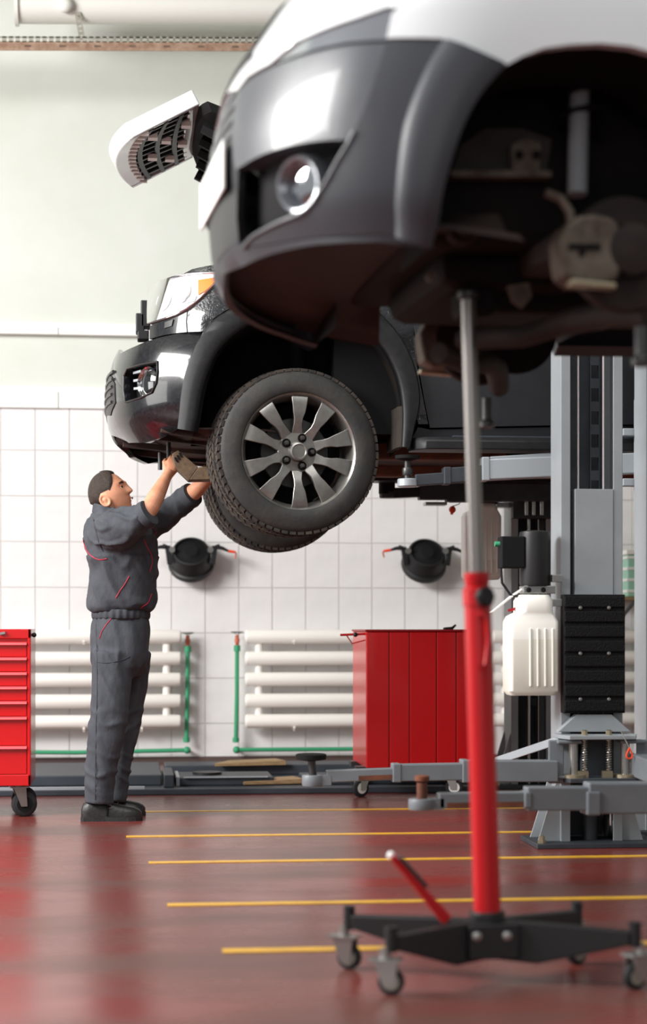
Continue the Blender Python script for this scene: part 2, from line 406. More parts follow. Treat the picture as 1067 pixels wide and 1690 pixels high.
MB().cyl((xs + .25, Ya + .45, .085), (xs + .25, Ya + .45, .1), .09, n=20).out('turn_plate', 'black', t)
for (a, b, Y, h, lab) in ((352, 470, 11.75, .1, 'worn wooden board lying on the slate platform, upper of two'), (398, 500, 11.05, .04, 'worn wooden board lying on the slate platform, lower of two')):
    p, q = X(a, Y), X(b, Y)
    o = MB().hexa([(p, Y - .16, h), (q, Y - .1, h), (q - .05, Y + .12, h), (p + .1, Y + .1, h), (p, Y - .16, h + .02), (q, Y - .1, h + .03), (q - .05, Y + .12, h + .03), (p + .1, Y + .1, h + .02)]).out('wooden_board', 'wood', sm=0, bev=.003)
    tag(o, lab, 'board')
# ------------------------------------------------------------------ red ribbed cabinet on casters
def caster(mb_w, mb_f, mb_r, c, r, ang=0, w=.03):
    """c: ground contact point; wheel r"""
    a = V((cos(ang), sin(ang), 0)); ax = V((-sin(ang), cos(ang), 0)); h = V(c) + V((0, 0, r))
    mb_w.lathe([(r * .35, -w / 2), (r * .86, -w / 2), (r, -w * .3), (r, w * .3), (r * .86, w / 2), (r * .35, w / 2)], h, ax, 24)
    mb_r.lathe([(.002, -w * .56), (r * .62, -w * .54), (r * .62, w * .54), (.002, w * .56)], h, ax, 20)
    top = V(c) + V((0, 0, 2 * r + .022)) + a * r * .45
    for s in (-1, 1):
        o = ax * (s * (w / 2 + .006))
        mb_f.prism([h + o - a * .012 + V((0, 0, -.012)), h + o + a * .02 + V((0, 0, -.012)), top + o + a * .03, top + o - a * .035], ax * (.003 * s))
    mb_f.beam(top - a * .045, top + a * .045, w + .03, .006)
    mb_f.cyl(top, top + V((0, 0, .03)), .016, n=12)
CY0 = 10.38; d0 = CY0
xl, xr = X(604, CY0), X(788, CY0); zt, zb = atY(604, 1040, CY0).z, atY(604, 1268, CY0).z; CY1 = CY0 + .64
t = thing('red_cabinet', 'red steel cabinet with ribbed face on casters by the radiator', 'cabinet', ((xl + xr) / 2, CY0, 0))
MB().box(xl, xr, CY0 + .012, CY1, zb, zt - .008).out('body', 'red', t, sm=0, bev=.006)
MB().box(xl - .006, xr + .006, CY0 - .006, CY1 + .006, zt - .008, zt + .004).out('top_plate', 'reddark', t, sm=0, bev=.002)
cuts = [604, 642, 675.5, 720, 752.5, 788]
for a, b in zip(cuts, cuts[1:]):
    MB().box(X(a, CY0) + .003, X(b, CY0) - .003, CY0, CY0 + .014, zb, zt - .01).out('ribbed_panel', 'red', t, sm=0, bev=.004)
hz = atY(585, 1048, CY0).z
MB().tube([(X(563, CY0), CY0 + .06, hz), (X(604, CY0), CY0 + .06, hz + .006)], .007, 8).tube([(X(573, CY0), CY0 + .06, hz), (X(583, CY0), CY0 + .06, hz - .05), (X(604, CY0), CY0 + .06, hz - .03)], .004, 6).out('side_handle', 'red', t, 60)
MB().ball((X(588, CY0), CY0 + .05, hz + .002), .014, 10).out('knob', 'black', t)
w_, f_, r_ = MB(), MB(), MB()
for n_, (cx, cy, an) in enumerate(((xl + .0, CY0 + .1, .5), (xl + .02, CY1 - .12, .2), (xr - .12, CY0 + .1, 2.9), (xr - .06, CY1 - .12, .3))):
    w_, f_, r_ = MB(), MB(), MB(); caster(w_, f_, r_, (cx - (.02 if n_ == 0 else 0), cy, 0), .052, an)
    o = w_.out('caster', 'rubber', t, 40); f_.out('fork', 'steel', o, sm=0); r_.out('rim', 'plastic', o, 40)
    MB().box(cx - .05, cx + .09, cy - .05, cy + .05, .148, zb + .005).out('caster_mount', 'darksteel', t, sm=0)
k = MB().tube([(X(742, CY0), CY0 + .2, zt + .008), (X(757, CY0), CY0 + .24, zt + .01), (X(764, CY0), CY0 + .25, zt + .03)], [.008, .01, .006], 8).out('screwdriver', 'black', None, 60)
tag(k, 'small dark hand tool lying on top of the red cabinet', 'tool')
# ------------------------------------------------------------------ red drawer cart at the left edge
TY = 9.52
xl, xr = X(-150, TY), X(51, TY); zt, zb = atY(20, 1038, TY).z, atY(20, 1297, TY).z; TD = TY + .45
t = thing('tool_cart', 'red drawer tool cart on casters at the left edge', 'tool cart', ((xl + xr) / 2, TY, 0))
MB().box(xl, xr, TY + .01, TD, zb, zt).box(xr - .016, xr, TY - .012, TY + .02, zb, zt).box(xl, xl + .016, TY - .012, TY + .02, zb, zt).box(xl, xr, TY - .012, TY + .02, zb, zb + .058).box(xl, xr, TY - .012, TY + .02, zt - .05, zt).out('body', 'red', t, sm=0, bev=.004)
ys = [1060, 1085, 1109.5, 1133, 1157.5, 1183, 1231.5, 1279]
for a, b in zip(ys, ys[1:]):
    za, zbb = atY(20, a, TY).z, atY(20, b, TY).z
    o = MB().box(xl + .022, xr - .022, TY + .0, TY + .012, zbb + .004, za - .003).out('drawer', 'red', t, sm=0, bev=.003)
    MB().hexa([(xl + .02, TY - .022, za - .014), (xr - .02, TY - .022, za - .014), (xr - .02, TY + .01, za - .018), (xl + .02, TY + .01, za - .018),
               (xl + .02, TY - .018, za - .004), (xr - .02, TY - .018, za - .004), (xr - .02, TY + .01, za + .002), (xl + .02, TY + .01, za + .002)]).out('pull_lip', 'redlip_lit', o, sm=0, bev=.002)
MB().ball((xr + .012, TY + .08, atY(54, 1048, TY).z), .013, 10).cyl((xr, TY + .08, atY(54, 1048, TY).z), (xr + .012, TY + .08, atY(54, 1048, TY).z), .006, n=8).out('side_knob', 'black', t)
MB().beam((X(0, TY), TY - .02, atY(0, 1046, TY).z), (X(9, TY), TY - .02, atY(9, 1044, TY).z), .02, .012).out('lock_catch', 'steel', t, sm=0)
for cx, cy in ((X(42, TY), TY + .06), (xl + .1, TY + .06), (X(36, TY), TD - .09), (xl + .1, TD - .09)):
    w_, f_, r_ = MB(), MB(), MB(); caster(w_, f_, r_, (cx - .01, cy, 0), .066, pi + .25, .035)
    o = w_.out('caster', 'rubber', t, 40); f_.out('fork', 'steel', o, sm=0); r_.out('rim', 'blackmat', o, 40)
# ------------------------------------------------------------------ shelf and goods seen between the lift columns
SY = 12.75
xa, xb, zs = X(1022, SY), X(1120, SY), atY(1040, 988, SY).z
t = thing('wall_shelf', 'brown wooden wall shelf seen between the grey lift columns', 'shelf', (xa, SY, zs))
MB().box(xa, xb, SY - .12, WY - .006, zs - .012, zs + .012).out('board', 'wood', t, sm=0, bev=.003)
MB().beam((xa + .1, WY - .02, zs - .2), (xa + .1, SY - .05, zs - .015), .02, .02).beam((xb - .1, WY - .02, zs - .2), (xb - .1, SY - .05, zs - .015), .02, .02).out('bracket', 'black', t, sm=0)
zc = zs + .012
t = thing('storage_crate', 'pale green storage crate on the wall shelf between lift columns', 'crate', (xa + .2, SY, zc))
MB().box(xa + .03, xa + .37, SY - .1, SY + .25, zc, zc + .3).out('body', 'palegreen', t, sm=0, bev=.01)
for i in range(4): MB().box(xa + .025, xa + .375, SY - .105, SY + .255, zc + .03 + i * .08, zc + .05 + i * .08).out('rib', 'plastic', t, sm=0, bev=.003)
MB().box(xa + .02, xa + .38, SY - .11, SY + .26, zc + .3, zc + .335).out('lid', 'plastic', t, sm=0, bev=.006)
pk = atY(746, 841, 10.92)
t = thing('pull_cord', 'red pull knob on a thin cord hanging under the far lift arm', 'pull cord', pk)
MB().ball(pk, .022, 12, (1, 1, 1)).cyl(pk + V((-.005, 0, -.03)), pk, .008, .014).out('knob', 'orange', t, 60)
MB().tube([pk + V((0, 0, .02)), atY(757, 832, 10.9), atY(764, 820, 10.87)], .003, 6).out('cord', 'darksteel', t)
# ------------------------------------------------------------------ dark SUV on the far lift
mat('carblack', '141518', .24, coat=.55, spec=.35, col2='24252A', scale=60, lo=.45, hi=.7)
mat('carwet', '17181B', .16, coat=1.0, col2='A4A6AA', scale=120, detail=2, lo=.69, hi=.74, bump=.25, bscale=95)
mat('cardust', '2A2B2E', .42, coat=.1, col2='232427', scale=5, lo=.3, hi=.7, spec=.4)
mat('flare', '17181A', .45, col2='202022', scale=30, spec=.35)
mat('liner', '0B0B0C', .85, col2='1C1714', scale=6, lo=.5, hi=.75, spec=.2)
mat('underbody', '2A2220', .8, col2='5A3B2C', scale=7, lo=.42, hi=.72)
mat('rust', '7A4630', .8, col2='4A2E24', scale=9, lo=.35, hi=.7)
mat('mud', '2A231D', .9, col2='1C1815', scale=14)
mat('lampwhite', 'F2F3F5', .25, coat=.8)
mat('chrome', 'D8D9DC', .08, 1)
mat('alloy', '9A9894', .3, .75, col2='8A8884', scale=20)
mat('alloydark', '55534F', .4, .7)
mat('tyre', '2E2E2F', .7, col2='3C3A37', scale=9, bump=.15, bscale=50)
mat('tread', '262628', .8, col2='4A4038', scale=12)
mat('plate_brown', '7A6650', .65, .2, col2='5C4A3A', scale=25)
mat('glassdark', '15181B', .08, coat=1)
g = bpy.data.materials.new('lens'); g.use_nodes = True; N = g.node_tree.nodes; L = g.node_tree.links
tr = N.new('ShaderNodeBsdfTransparent'); gl = N.new('ShaderNodeBsdfGlossy'); gl.inputs['Roughness'].default_value = .05; fr = N.new('ShaderNodeLayerWeight'); fr.inputs[0].default_value = .12
mx = N.new('ShaderNodeMixShader'); L.new(fr.outputs['Fresnel'], mx.inputs[0]); L.new(tr.outputs[0], mx.inputs[1]); L.new(gl.outputs[0], mx.inputs[2]); L.new(mx.outputs[0], N['Material Output'].inputs[0]); MAT['lens'] = g
YC = 9.78
def prof(pxs, Y):
    R = []
    for x, y in pxs:
        p = atY(x, y, Y); R.append((p.z, p.x))
    return R
S2 = Surf(YC, .75, 2.6, curve_fn(prof([(212, 566), (203, 576), (195, 586), (186, 602), (179, 630), (176, 660), (176, 690), (179, 709), (187, 726), (202, 740)], YC), 5),
          curve_fn([(1.92, .86), (1.97, .92), (2.04, .96), (2.15, .975), (2.3, .972), (2.37, .962), (2.42, .94), (2.46, .91)], 6))
SFl = Surf(YC, .75, 2.6, lambda z: -.13, lambda z: .968)
SU = Surf(YC, .62, 2.6, curve_fn([(2.2, -.02), (2.5, -.01), (2.7, .05), (2.9, .12)], 4), curve_fn([(1.85, .93), (2.0, .95), (2.2, .958), (2.5, .955), (2.75, .935), (2.95, .9)], 8))
car = thing('suv', 'dark grey SUV raised on the far lift with its hood open', 'car', (1.8, YC, 1.44))
FOG = [(205.5, 621), (211, 609), (234, 602), (260, 597), (260, 615), (258, 632), (251, 648), (232, 657), (208, 664), (205, 645)]
bum = MB(); edgeR = smoothpoly([(334, 547), (322, 569), (313, 595), (305.5, 620), (300, 645), (297, 676), (294, 707)], 3)
panel(bum, S2, [('c', 578), (200, 583), (222, 572), (243.5, 563), (271, 555.5), (302, 550)] + edgeR + [(270, 722), (240, 731), (212, 731), (192, 721), ('c', 719)], 0, .03, .04, holes=[FOG], both=True)
bum.out('bumper', 'carblack', car, 40)
for s in (1, -1):   # fog lamp pockets
    fy = lambda p: V((p.x, p.y if s == 1 else 2 * YC - p.y, p.z))
    hl = [S2.hit(*p) for p in FOG]; ctr = S2.at(*S2.hit(235, 631)); nn = S2.nrm(*S2.hit(235, 631))
    A_ = [fy(S2.at(a, b, -.005)) for a, b in hl]; B_ = [fy(S2.at(a, b) - nn * .075) for a, b in hl]
    m = MB(); n = len(hl); m.add(A_ + B_, [(i, i + n, (i + 1) % n + n, (i + 1) % n) for i in range(n)] + [tuple(range(n, 2 * n))])
    o = m.out('fog_lamp_pocket', 'black', car, 30)
    m = MB(); R_ = [S2.at(a, b, .004) for a, b in hl]; m.tube([fy(p) for p in R_ + [R_[0]]], .005, 6, cap=False); m.out('pocket_rim', 'darksteel', o, 60)
    c = S2.at(*S2.hit(240, 630)) - nn * .02
    up = V((0, 0, 1)); sx = nn.cross(up).normalized(); uz = sx.cross(nn)
    m = MB()
    for r, h in ((.045, -.05), (.058, .0), (.066, .012), (.07, .006)):
        pass
    m.loft([[fy(c + sx * (r * cos(2 * pi * i / 28)) + uz * (r * 1.02 * sin(2 * pi * i / 28)) + nn * h) for i in range(28)] for r, h in ((.05, -.045), (.068, .0), (.075, .01), (.08, .0))], cap=False)
    m.out('bezel', 'chrome', o, 50)
    m = MB(); m.loft([[fy(c + sx * (r * cos(2 * pi * i / 28)) + uz * (r * sin(2 * pi * i / 28)) + nn * h) for i in range(28)] for r, h in ((.066, -.006), (.05, .004), (.02, .009), (.001, .01))]); m.out('fog_lens', 'glassdark', o, 60)
    for k in range(3):
        a = S2.at(*S2.hit(212 + k * .5, 614 + k * 13)) - nn * .04; b = S2.at(*S2.hit(226, 611 + k * 14)) - nn * .035
        MB().beam(fy(a), fy(b), .02, .012).out('slat', 'platedge', o, sm=0)
# lower grille in the bumper's middle
m = MB(); panel(m, S2, [('c', 626), (185, 621), (190, 634), (191, 665), (183, 686), ('c', 688)], .004, .02, .04, both=True); gr = m.out('lower_grille', 'black', car, 30)
for k in range(5):
    y = 632 + k * 12; m = MB(); pts = [S2.at(S2.hit('c', y)[0] + q * .08, S2.hit('c', y)[1], .006) for q in range(5)]
    pts = [V((p.x, 2 * YC - p.y, p.z)) for p in pts[:0:-1]] + pts
    m.tube(pts, .008, 6); m.out('slat', 'darksteel', gr, 60)
# underside of bumper
m = MB(); zu = 1.965; rows = []
ts = [S2.A * 1.0 * i / 16 for i in range(17)]
for k in range(5):
    q = k / 4; row = []
    for sgn in (1, -1):
        for t_ in (ts[::-1] if sgn == 1 else ts[1:]):
            p = S2.at(t_, 1.99 - .045 * (t_ / S2.A)); p = V((p.x + .012, p.y, p.z))
            e = V((.52, YC + (p.y - YC) * .93, 1.925)); r = p.lerp(e, q); r.z += .02 * sin(q * pi * 2.5)
            row.append(V((r.x, r.y if sgn == 1 else 2 * YC - r.y, r.z)))
    rows.append(row)
m.loft(rows, cap=False, closed=False); m.out('under_tray', 'underbody', car, 40)
for yy in (9.05, 9.3, 9.78, 10.25, 10.5): MB().beam((-.05 + .75 * (1 - (1 - (abs(yy - YC) / .93) ** 2.6) ** (1 / 2.6)), yy, 1.965), (.5, yy, 1.915), .05, .03).out('tray_rib', 'underbody', car, sm=0, bev=.004)
for x_, y_ in ((278, 746), (264, 766)):
    p = atY(x_, y_, 9.5); MB().cyl(p - V((0, 0, .03)), p + V((0, 0, .06)), .012, n=10).out('tray_bolt', 'darksteel', car)
# headlights
HLp = [(247, 535), (248.6, 481), (252, 473), (268, 465.5), (286.5, 459), (312, 453.5), (362, 451), (360, 463), (350, 475), (337, 488), (323, 500.5), (309, 511), (293, 519.5), (274, 526.5)]
AMB = [(328, 463), (357, 458.5), (356, 464), (347, 474), (338, 481.5), (328, 487)]
for s in (1, -1):
    fl_ = (lambda mb: mb) if s == 1 else (lambda mb: (setattr(mb, 'v', [(p[0], 2 * YC - p[1], p[2]) for p in mb.v]), mb)[1])
    m = MB(); panel(m, SU, HLp, .0, .03, .05); o = fl_(m).out('headlight', 'lampwhite', car, 40)
    m = MB(); panel(m, SU, AMB, .008, .01, .03); fl_(m).out('amber_reflector', 'amber', o, 40)
    for (x_, y_, r) in ((272, 497, .052), (301, 484, .05)):
        t_, z_ = SU.hit(x_, y_); c = SU.at(t_, z_, .002); nn = SU.nrm(t_, z_); m = MB()
        m.lathe([(r * 1.08, 0), (r * 1.08, .012), (r, .012), (r * .5, .004), (.004, .002)], c, nn, 24); fl_(m).out('reflector_bowl', 'lampwhite', o, 50)
    m = MB(); panel(m, SU, [(309, 492), (325, 489), (322, 497), (308, 501)], .006, .01, .03); fl_(m).out('lamp_trim', 'platedge', o, 40)
    m = MB(); pl = [SU.at(*SU.hit(*p), .008) for p in HLp]; m.tube(pl + [pl[0]], .006, 6, cap=False); fl_(m).out('lens_edge', 'chrome', o, 60)
    m = MB(); panel(m, SU, HLp, .016, .014, .05); fl_(m).out('lens', 'lens', o, 40)
    m = MB(); panel(m, SU, [(246.5, 560), (247, 538), (274, 529), (294, 522), (308, 515), (308, 548), (270, 553)], .0, .02, .05); o = fl_(m).out('lamp_washer_panel', 'carblack', car, 40)
    m = MB(); panel(m, SU, [(273, 532), (286.5, 527.5), (284, 538), (272, 542)], .005, .006, .03); fl_(m).out('washer_cap', 'darksteel', o, 40)
    # front fender: top edge runs back under the grey car
    m = MB(); panel(m, SU, [(310, 548), (310, 514), (324, 503), (338, 490.5), (351, 477.5), (361.5, 464), (364, 450), (312, 452), (299, 454), (317, 444), (352, 437), (420, 428), (560, 415), (682, 408), (682, 520), (683, 560), (687, 600), (696, 650), (706, 700), (690, 700), (660, 560), (600, 505), (540, 486), (470, 484), (413, 490), (388, 503), (352, 526), (335, 547)], .0, .02, .05); fl_(m).out('fender', 'carwet', car, 40)
    # wheel arch flare
    outer = smoothpoly([(294, 708), (297, 676), (300, 645), (305.5, 620), (313, 595), (322, 569), (337, 546), (352, 528), (388, 505), (413, 493), (465, 483), (540, 483), (597, 494), (646, 536), (676, 582), (691, 632), (693, 670), (684, 705), (676, 741)], 3)
    inner = smoothpoly([(321, 713), (327, 688), (334, 648), (347, 607), (367, 572), (400, 544), (428, 532), (463, 527), (540, 528), (590, 541), (625, 567), (646, 602), (658, 638), (663, 683), (661, 738)], 3)
    OP, IP = [SFl.hit(*p) for p in outer], [SFl.hit(*p) for p in inner]
    m = MB(); N_ = 44
    def samp(L_, q):
        q *= len(L_) - 1; i = min(int(q), len(L_) - 2); f = q - i; return (L_[i][0] + (L_[i + 1][0] - L_[i][0]) * f, L_[i][1] + (L_[i + 1][1] - L_[i][1]) * f)
    rings = []
    for i in range(N_ + 1):
        a, b = samp(OP, i / N_), samp(IP, i / N_); r = []
        for q, of in ((0, -.01), (0.02, .012), (.12, .03), (.5, .036), (.86, .032), (.97, .022), (1, .0), (1, -.05)):
            r.append(SFl.at(a[0] + (b[0] - a[0]) * q, a[1] + (b[1] - a[1]) * q, of))
        rings.append(r)
    m.loft(rings, cap=False, closed=False); fl_(m).out('wheel_arch_flare', 'flare', car, 50)
    m = MB(); R1 = []
    for i in range(N_ + 1):
        a = samp(IP, i / N_); p = SFl.at(a[0], a[1], .01); R1.append([p, p + V((0, .12, .0)), p + V((0, .5, -.02))])
    m.loft(R1, cap=False, closed=False)
    m.add([r[2] for r in R1] + [V(((R1[0][2].x + R1[-1][2].x) / 2, R1[0][2].y, R1[0][2].z))], [(i, i + 1, N_ + 1) for i in range(N_)])
    fl_(m).out('wheel_well_liner', 'liner', car, 50)
    m = MB(); a = [SFl.at(*samp(IP, .91 + .09 * i / 8), .006) for i in range(9)]
    m.loft([[p + V((.012, -.02, 0)), p + V((-.016, .02, 0)), p + V((-.03, .3, 0)), p + V((.01, .3, 0))] for p in a]); fl_(m).out('mud_flap', 'mud', car, 40)
    m = MB(); panel(m, SU, [(684, 408), (1100, 380), (1104, 700), (905, 702), (709, 706), (700, 660), (690, 600), (685, 555)], .0, .02, .09); dr = fl_(m).out('front_door', 'cardust', car, 40)
    m = MB(); panel(m, SU, [(1107, 378), (1500, 350), (1500, 690), (1108, 700)], .0, .02, .12); fl_(m).out('rear_door', 'cardust', car, 40)
    m = MB(); panel(m, SU, [(672, 740), (690, 705), (709, 709), (905, 705), (1500, 694), (1500, 745), (800, 745)], -.012, .05, .09); fl_(m).out('rocker_panel', 'cardust', car, 40)
    # running board
    ya = YC - 1.06; xa = atY(683, 730, ya).x; zt, zb = atY(750, 720, ya).z, atY(750, 741, ya).z
    m = MB(); sec = lambda x, k: [V((x, ya + (1 - k) * .12, zb)), V((x, ya + .2, zb)), V((x, ya + .2, zt)), V((x, ya + .02 + (1 - k) * .12, zt)), V((x, ya + (1 - k) * .12, zt - .02))]
    m.loft([sec(xa, 0), sec(xa + .02, .5), sec(xa + .06, .9), sec(xa + .14, 1), sec(xa + 2.2, 1)]); rb = fl_(m).out('running_board', 'flare', car, 35, bev=.005)
    m = MB().box(xa + .2, xa + 2.15, ya + .03, ya + .15, zt, zt + .008); fl_(m).out('step_pad', 'platform', rb, sm=0)
# chassis
zr0, zr1 = 1.845, 1.93
for yy in (9.26, 10.3): MB().box(.62, 4.4, yy - .06, yy + .06, zr0, zr1).out('chassis_rail', 'rust', car, sm=0, bev=.01)
MB().box(1.36, 4.4, 8.9, 10.66, 1.9, 1.93).box(.45, 1.36, 9.28, 10.28, 1.9, 1.93).out('floor_pan', 'underbody', car, sm=0)
for xx in (.78, 1.9, 3.1): MB().box(xx, xx + .14, 9.2, 10.36, 1.86, 1.91).out('cross_member', 'underbody', car, sm=0, bev=.01)
MB().box(.35, 1.25, 9.3, 10.26, 1.94, 2.5).out('engine_block', 'liner', car, sm=0, bev=.03)
MB().box(.12, .2, 9.25, 10.31, 2.0, 2.55).out('radiator_support', 'blackmat', car, sm=0, bev=.01)
for (x_, y_, w_, h_) in ((240, 520, .05, .14), (231, 535, .045, .1), (236, 555, .06, .05)):
    p = atY(x_, y_, 9.55); MB().box(p.x - w_ / 2, p.x + w_ / 2, 9.5, 9.6, p.z - h_ / 2, p.z + h_ / 2).out('grille_bracket', 'black', car, sm=0, bev=.006)
# cabin
zB = 2.74
m = MB(); cab = [(1.45, zB), (2.1, 3.3), (2.5, 3.38), (4.4, 3.4), (4.4, zB)]
for s in (1, -1): MB().prism([(x, YC - s * (.93 - (z - zB) * .25), z) for x, z in cab], (0, s * .02, 0)).out('side_glass', 'glassdark', car, sm=0)

MB().loft([[V((x, YC - k * (.93 - (z - zB) * .25), z)) for k in (1, .5, 0, -.5, -1)] for x, z in [(1.3, zB - .03), (2.1, 3.31)]], cap=False, closed=False).out('windshield', 'glassdark', car, 50)
MB().box(2.08, 4.4, YC - .78, YC + .78, 3.33, 3.42).out('roof', 'cardust', car, sm=0, bev=.03)
MB().box(1.2, 4.4, YC - .93, YC + .93, 2.66, 2.72).out('cowl', 'blackmat', car, sm=0)
MB().box(1.0, 4.4, 9.0, 10.56, 1.95, 2.66).out('cabin_shell', 'blackmat', car, sm=0)
# raised hood with grille
q0, q1 = atY(341, 168, 9.2), atY(318, 250, 10.36)
hz = 2.80; m = MB(); ring = []
hl = [V((.2, 9.16, 0)), V((.22, 10.4, 0))]
N_ = 14
ZF = q0.z
for k in range(6):
    q = k / 5; row = []
    for i in range(N_ + 1):
        v = -1 + 2 * i / N_; y = YC + v * (.66 + .12 * q); x = .315 + q * 1.25 + .06 * abs(v) ** 3 * (1 - q); z = ZF - .02 - q * .62 + .05 * (1 - v * v) + .05 * sin(q * pi)
        row.append(V((x, y, z)))
    ring.append(row)
m.loft(ring, cap=False, closed=False); ho = m.out('hood', 'carblack', car, 40)
m = MB(); low = [[p + V((.02, 0, -.05)) for p in r] for r in ring]; m.loft([ring[0]] + low, cap=False, closed=False)
for j in (0, N_): m.loft([[r[j] for r in ring], [r[j] for r in low]], cap=False, closed=False)
m.out('hood_underside', 'liner', ho, 40)
m = MB()
for v in (-.75, -.35, 0, .35, .75): m.tube([V((.36 + q * 1.15, YC + v * (.64 + .1 * q), ZF - .1 - q * .6)) for q in (0, .3, .6, 1)], .035, 6)
m.out('hood_brace', 'blackmat', ho, 50)
# grille swung up with the hood
P0, P1 = atY(219, 228, 9.25), atY(330, 172, 9.25); ax = (P1 - P0); ax.y = 0; gl_ = ax.length; ax.normalize(); nx = V((-ax.z, 0, ax.x)); nx = nx if nx.z > 0 else -nx
WY0, WY1 = 9.25, 10.31
def gp(a, yv, n_): # a along depth of grille 0..1, yv 0..1 across, n_ offset out of face
    bow = .09 * (1 - (2 * yv - 1) ** 2); return V((P0.x, 0, P0.z)) + ax * (a * gl_) + nx * n_ + V((-bow * (1 - a * .9), WY0 + (WY1 - WY0) * yv, 0))
m = MB(); K = 12
for a0, a1 in ((0, .2), (.86, 1)): m.loft([[gp(a0, u, 0), gp(a1, u, 0), gp(a1, u, .085), gp(a0, u, .085)] for u in [.034 + .932 * i / K for i in range(K + 1)]])
for y0, y1 in ((0, .035), (.965, 1)): m.loft([[gp(a, y0, 0), gp(a, y1, 0), gp(a, y1, .085), gp(a, y0, .085)] for a in (0, .25, .5, .75, 1)])
mat('brightplast', 'DADBDD', .22, .2, coat=.5)
g_ = m.out('grille_frame', 'brightplast', ho, 40, bev=.006)
m = MB(); m.loft([[gp(a, i / K, .06) for i in range(K + 1)] for a in (0.05, .5, .95)], cap=False, closed=False); m.out('grille_shell', 'trimw', ho, 50)
m = MB()
for a in (.3, .52, .74): m.loft([[gp(a - .03, u, -.004), gp(a + .03, u, -.004), gp(a + .03, u, .05), gp(a - .03, u, .05)] for u in [.03 + .94 * i / K for i in range(K + 1)]])
for i in range(1, 11): m.loft([[gp(a, i / 11 - .012, .0), gp(a, i / 11 + .012, .0), gp(a, i / 11 + .012, .055), gp(a, i / 11 - .012, .055)] for a in (.15, .5, .9)])
m.out('grille_bars', 'black', ho, 40)
for i in range(14): p = gp(.2, (i + .5) / 14, -.006); MB().box(p.x - .02, p.x + .02, p.y - .012, p.y + .012, p.z - .006, p.z + .012).out('grille_clip', 'plastic', ho, sm=0)
for a, yv in ((.4, .2), (.45, .62), (.62, .4), (.66, .78), (.85, .25), (.84, .6)): p = gp(a, yv, -.008); MB().box(p.x - .025, p.x + .025, p.y - .03, p.y + .03, p.z - .012, p.z + .012).out('grille_clip', 'plastic', ho, sm=0)
# wheels
def wheel(cx, Y, cz, sgn, steer):
    c = V((cx, Y, cz)); ax = V((0, -1, 0)); mk = lambda: MB()
    L_ = lambda pr, n=48, cap=False: MB().lathe(pr, c, ax, n, cap)
    ty = L_([(.283, -.012), (.287, .004), (.3, .012), (.33, .016), (.345, .012), (.372, .008), (.394, -.008), (.404, -.03), (.406, -.07), (.407, -.14), (.406, -.21), (.404, -.25), (.394, -.274), (.33, -.296), (.283, -.27)], 72).out('wheel', 'tyre', car, 50, origin=c)
    sub = lambda mb, n, mt, sm=40, **k: mb.out(n, mt, ty, sm, origin=c, **k)
    m = MB()
    for row, (h, wd, rr, off) in enumerate(((-.022, .036, .402, 0), (-.085, .04, .409, .5), (-.14, .04, .41, 0), (-.195, .04, .409, .5), (-.258, .036, .402, .0))):
        for i in range(62):
            a = 2 * pi * (i + off) / 62; rd = V((cos(a), 0, sin(a))); tg = V((-sin(a), 0, cos(a)))
            ct = c + ax * h + rd * rr; sk = .010 * (1 if row % 2 else -1)
            P = [ct + tg * (tt * .0155 + (sk if hh > 0 else -sk)) + ax * (hh * wd / 2) + rd * dd for dd in (-.008, .006) for tt, hh in ((-1, -1), (1, -1), (1, 1), (-1, 1))]
            m.hexa(P)
    o = sub(m, 'tread', 'tread', 0); o['kind'] = 'stuff'
    sub(L_([(.272, -.25), (.262, -.2), (.255, -.12), (.258, -.05), (.272, -.02), (.281, .0), (.288, .006), (.289, -.004), (.283, -.02)], 64), 'rim', 'alloy', 50)
    sub(L_([(.001, -.085), (.06, -.085), (.17, -.09), (.175, -.1), (.17, -.11), (.05, -.11)], 40), 'brake_disc', 'darksteel', 40)
    sub(L_([(.25, -.16), (.24, -.155), (.001, -.15)], 40), 'backing_plate', 'liner', 40)
    hub = L_([(.1, -.075), (.1, -.034), (.096, -.03), (.05, -.026), (.047, -.01), (.044, .002), (.036, .005), (.032, .0), (.001, .0)], 40)
    sub(hub, 'hub_cap', 'alloy', 35)
    for k in range(5):
        a0 = 2 * pi * k / 5
        for d_ in (-1, 1):
            a = a0 + d_ * radians(16.5); rd = V((cos(a), 0, sin(a))); tg = V((-sin(a), 0, cos(a))) * d_
            m = MB(); R_ = []
            for r, wi, wo, of in ((.085, .026, .030, -.032), (.105, .022, .03, -.026), (.135, .016, .026, -.014), (.165, .02, .026, -.008), (.195, .031, .032, -.005), (.225, .036, .036, -.004), (.262, .042, .042, -.006), (.276, .044, .044, -.012)):
                q = c + rd * r; R_.append([q + ax * of - tg * wi, q + ax * of + tg * wo, q + ax * (of - .05) + tg * (wo * .72), q + ax * (of - .05) - tg * (wi * .72)])
            m.loft(R_); sub(m, 'spoke', 'alloy', 30, bev=.004)
        q = c + V((cos(a0), 0, sin(a0))) * .0715
        sub(MB().lathe([(.022, -.05), (.022, -.022), (.0195, -.02), (.0175, -.024), (.001, -.0245)], q, ax, 20), 'lug_well', 'blackmat', 30)
        sub(MB().lathe([(.0135, -.05), (.0135, -.012), (.0095, -.004), (.001, -.003)], q, ax, 6), 'lug_nut', 'alloydark', 30)
    ty.rotation_euler = (0, 0, steer + (pi if sgn < 0 else 0)); return ty
wc = atY(493, 745, 8.87)
wheel(wc.x, 8.87, wc.z, 1, radians(9)); wheel(wc.x - .01, 10.69, wc.z - .01, -1, radians(9))
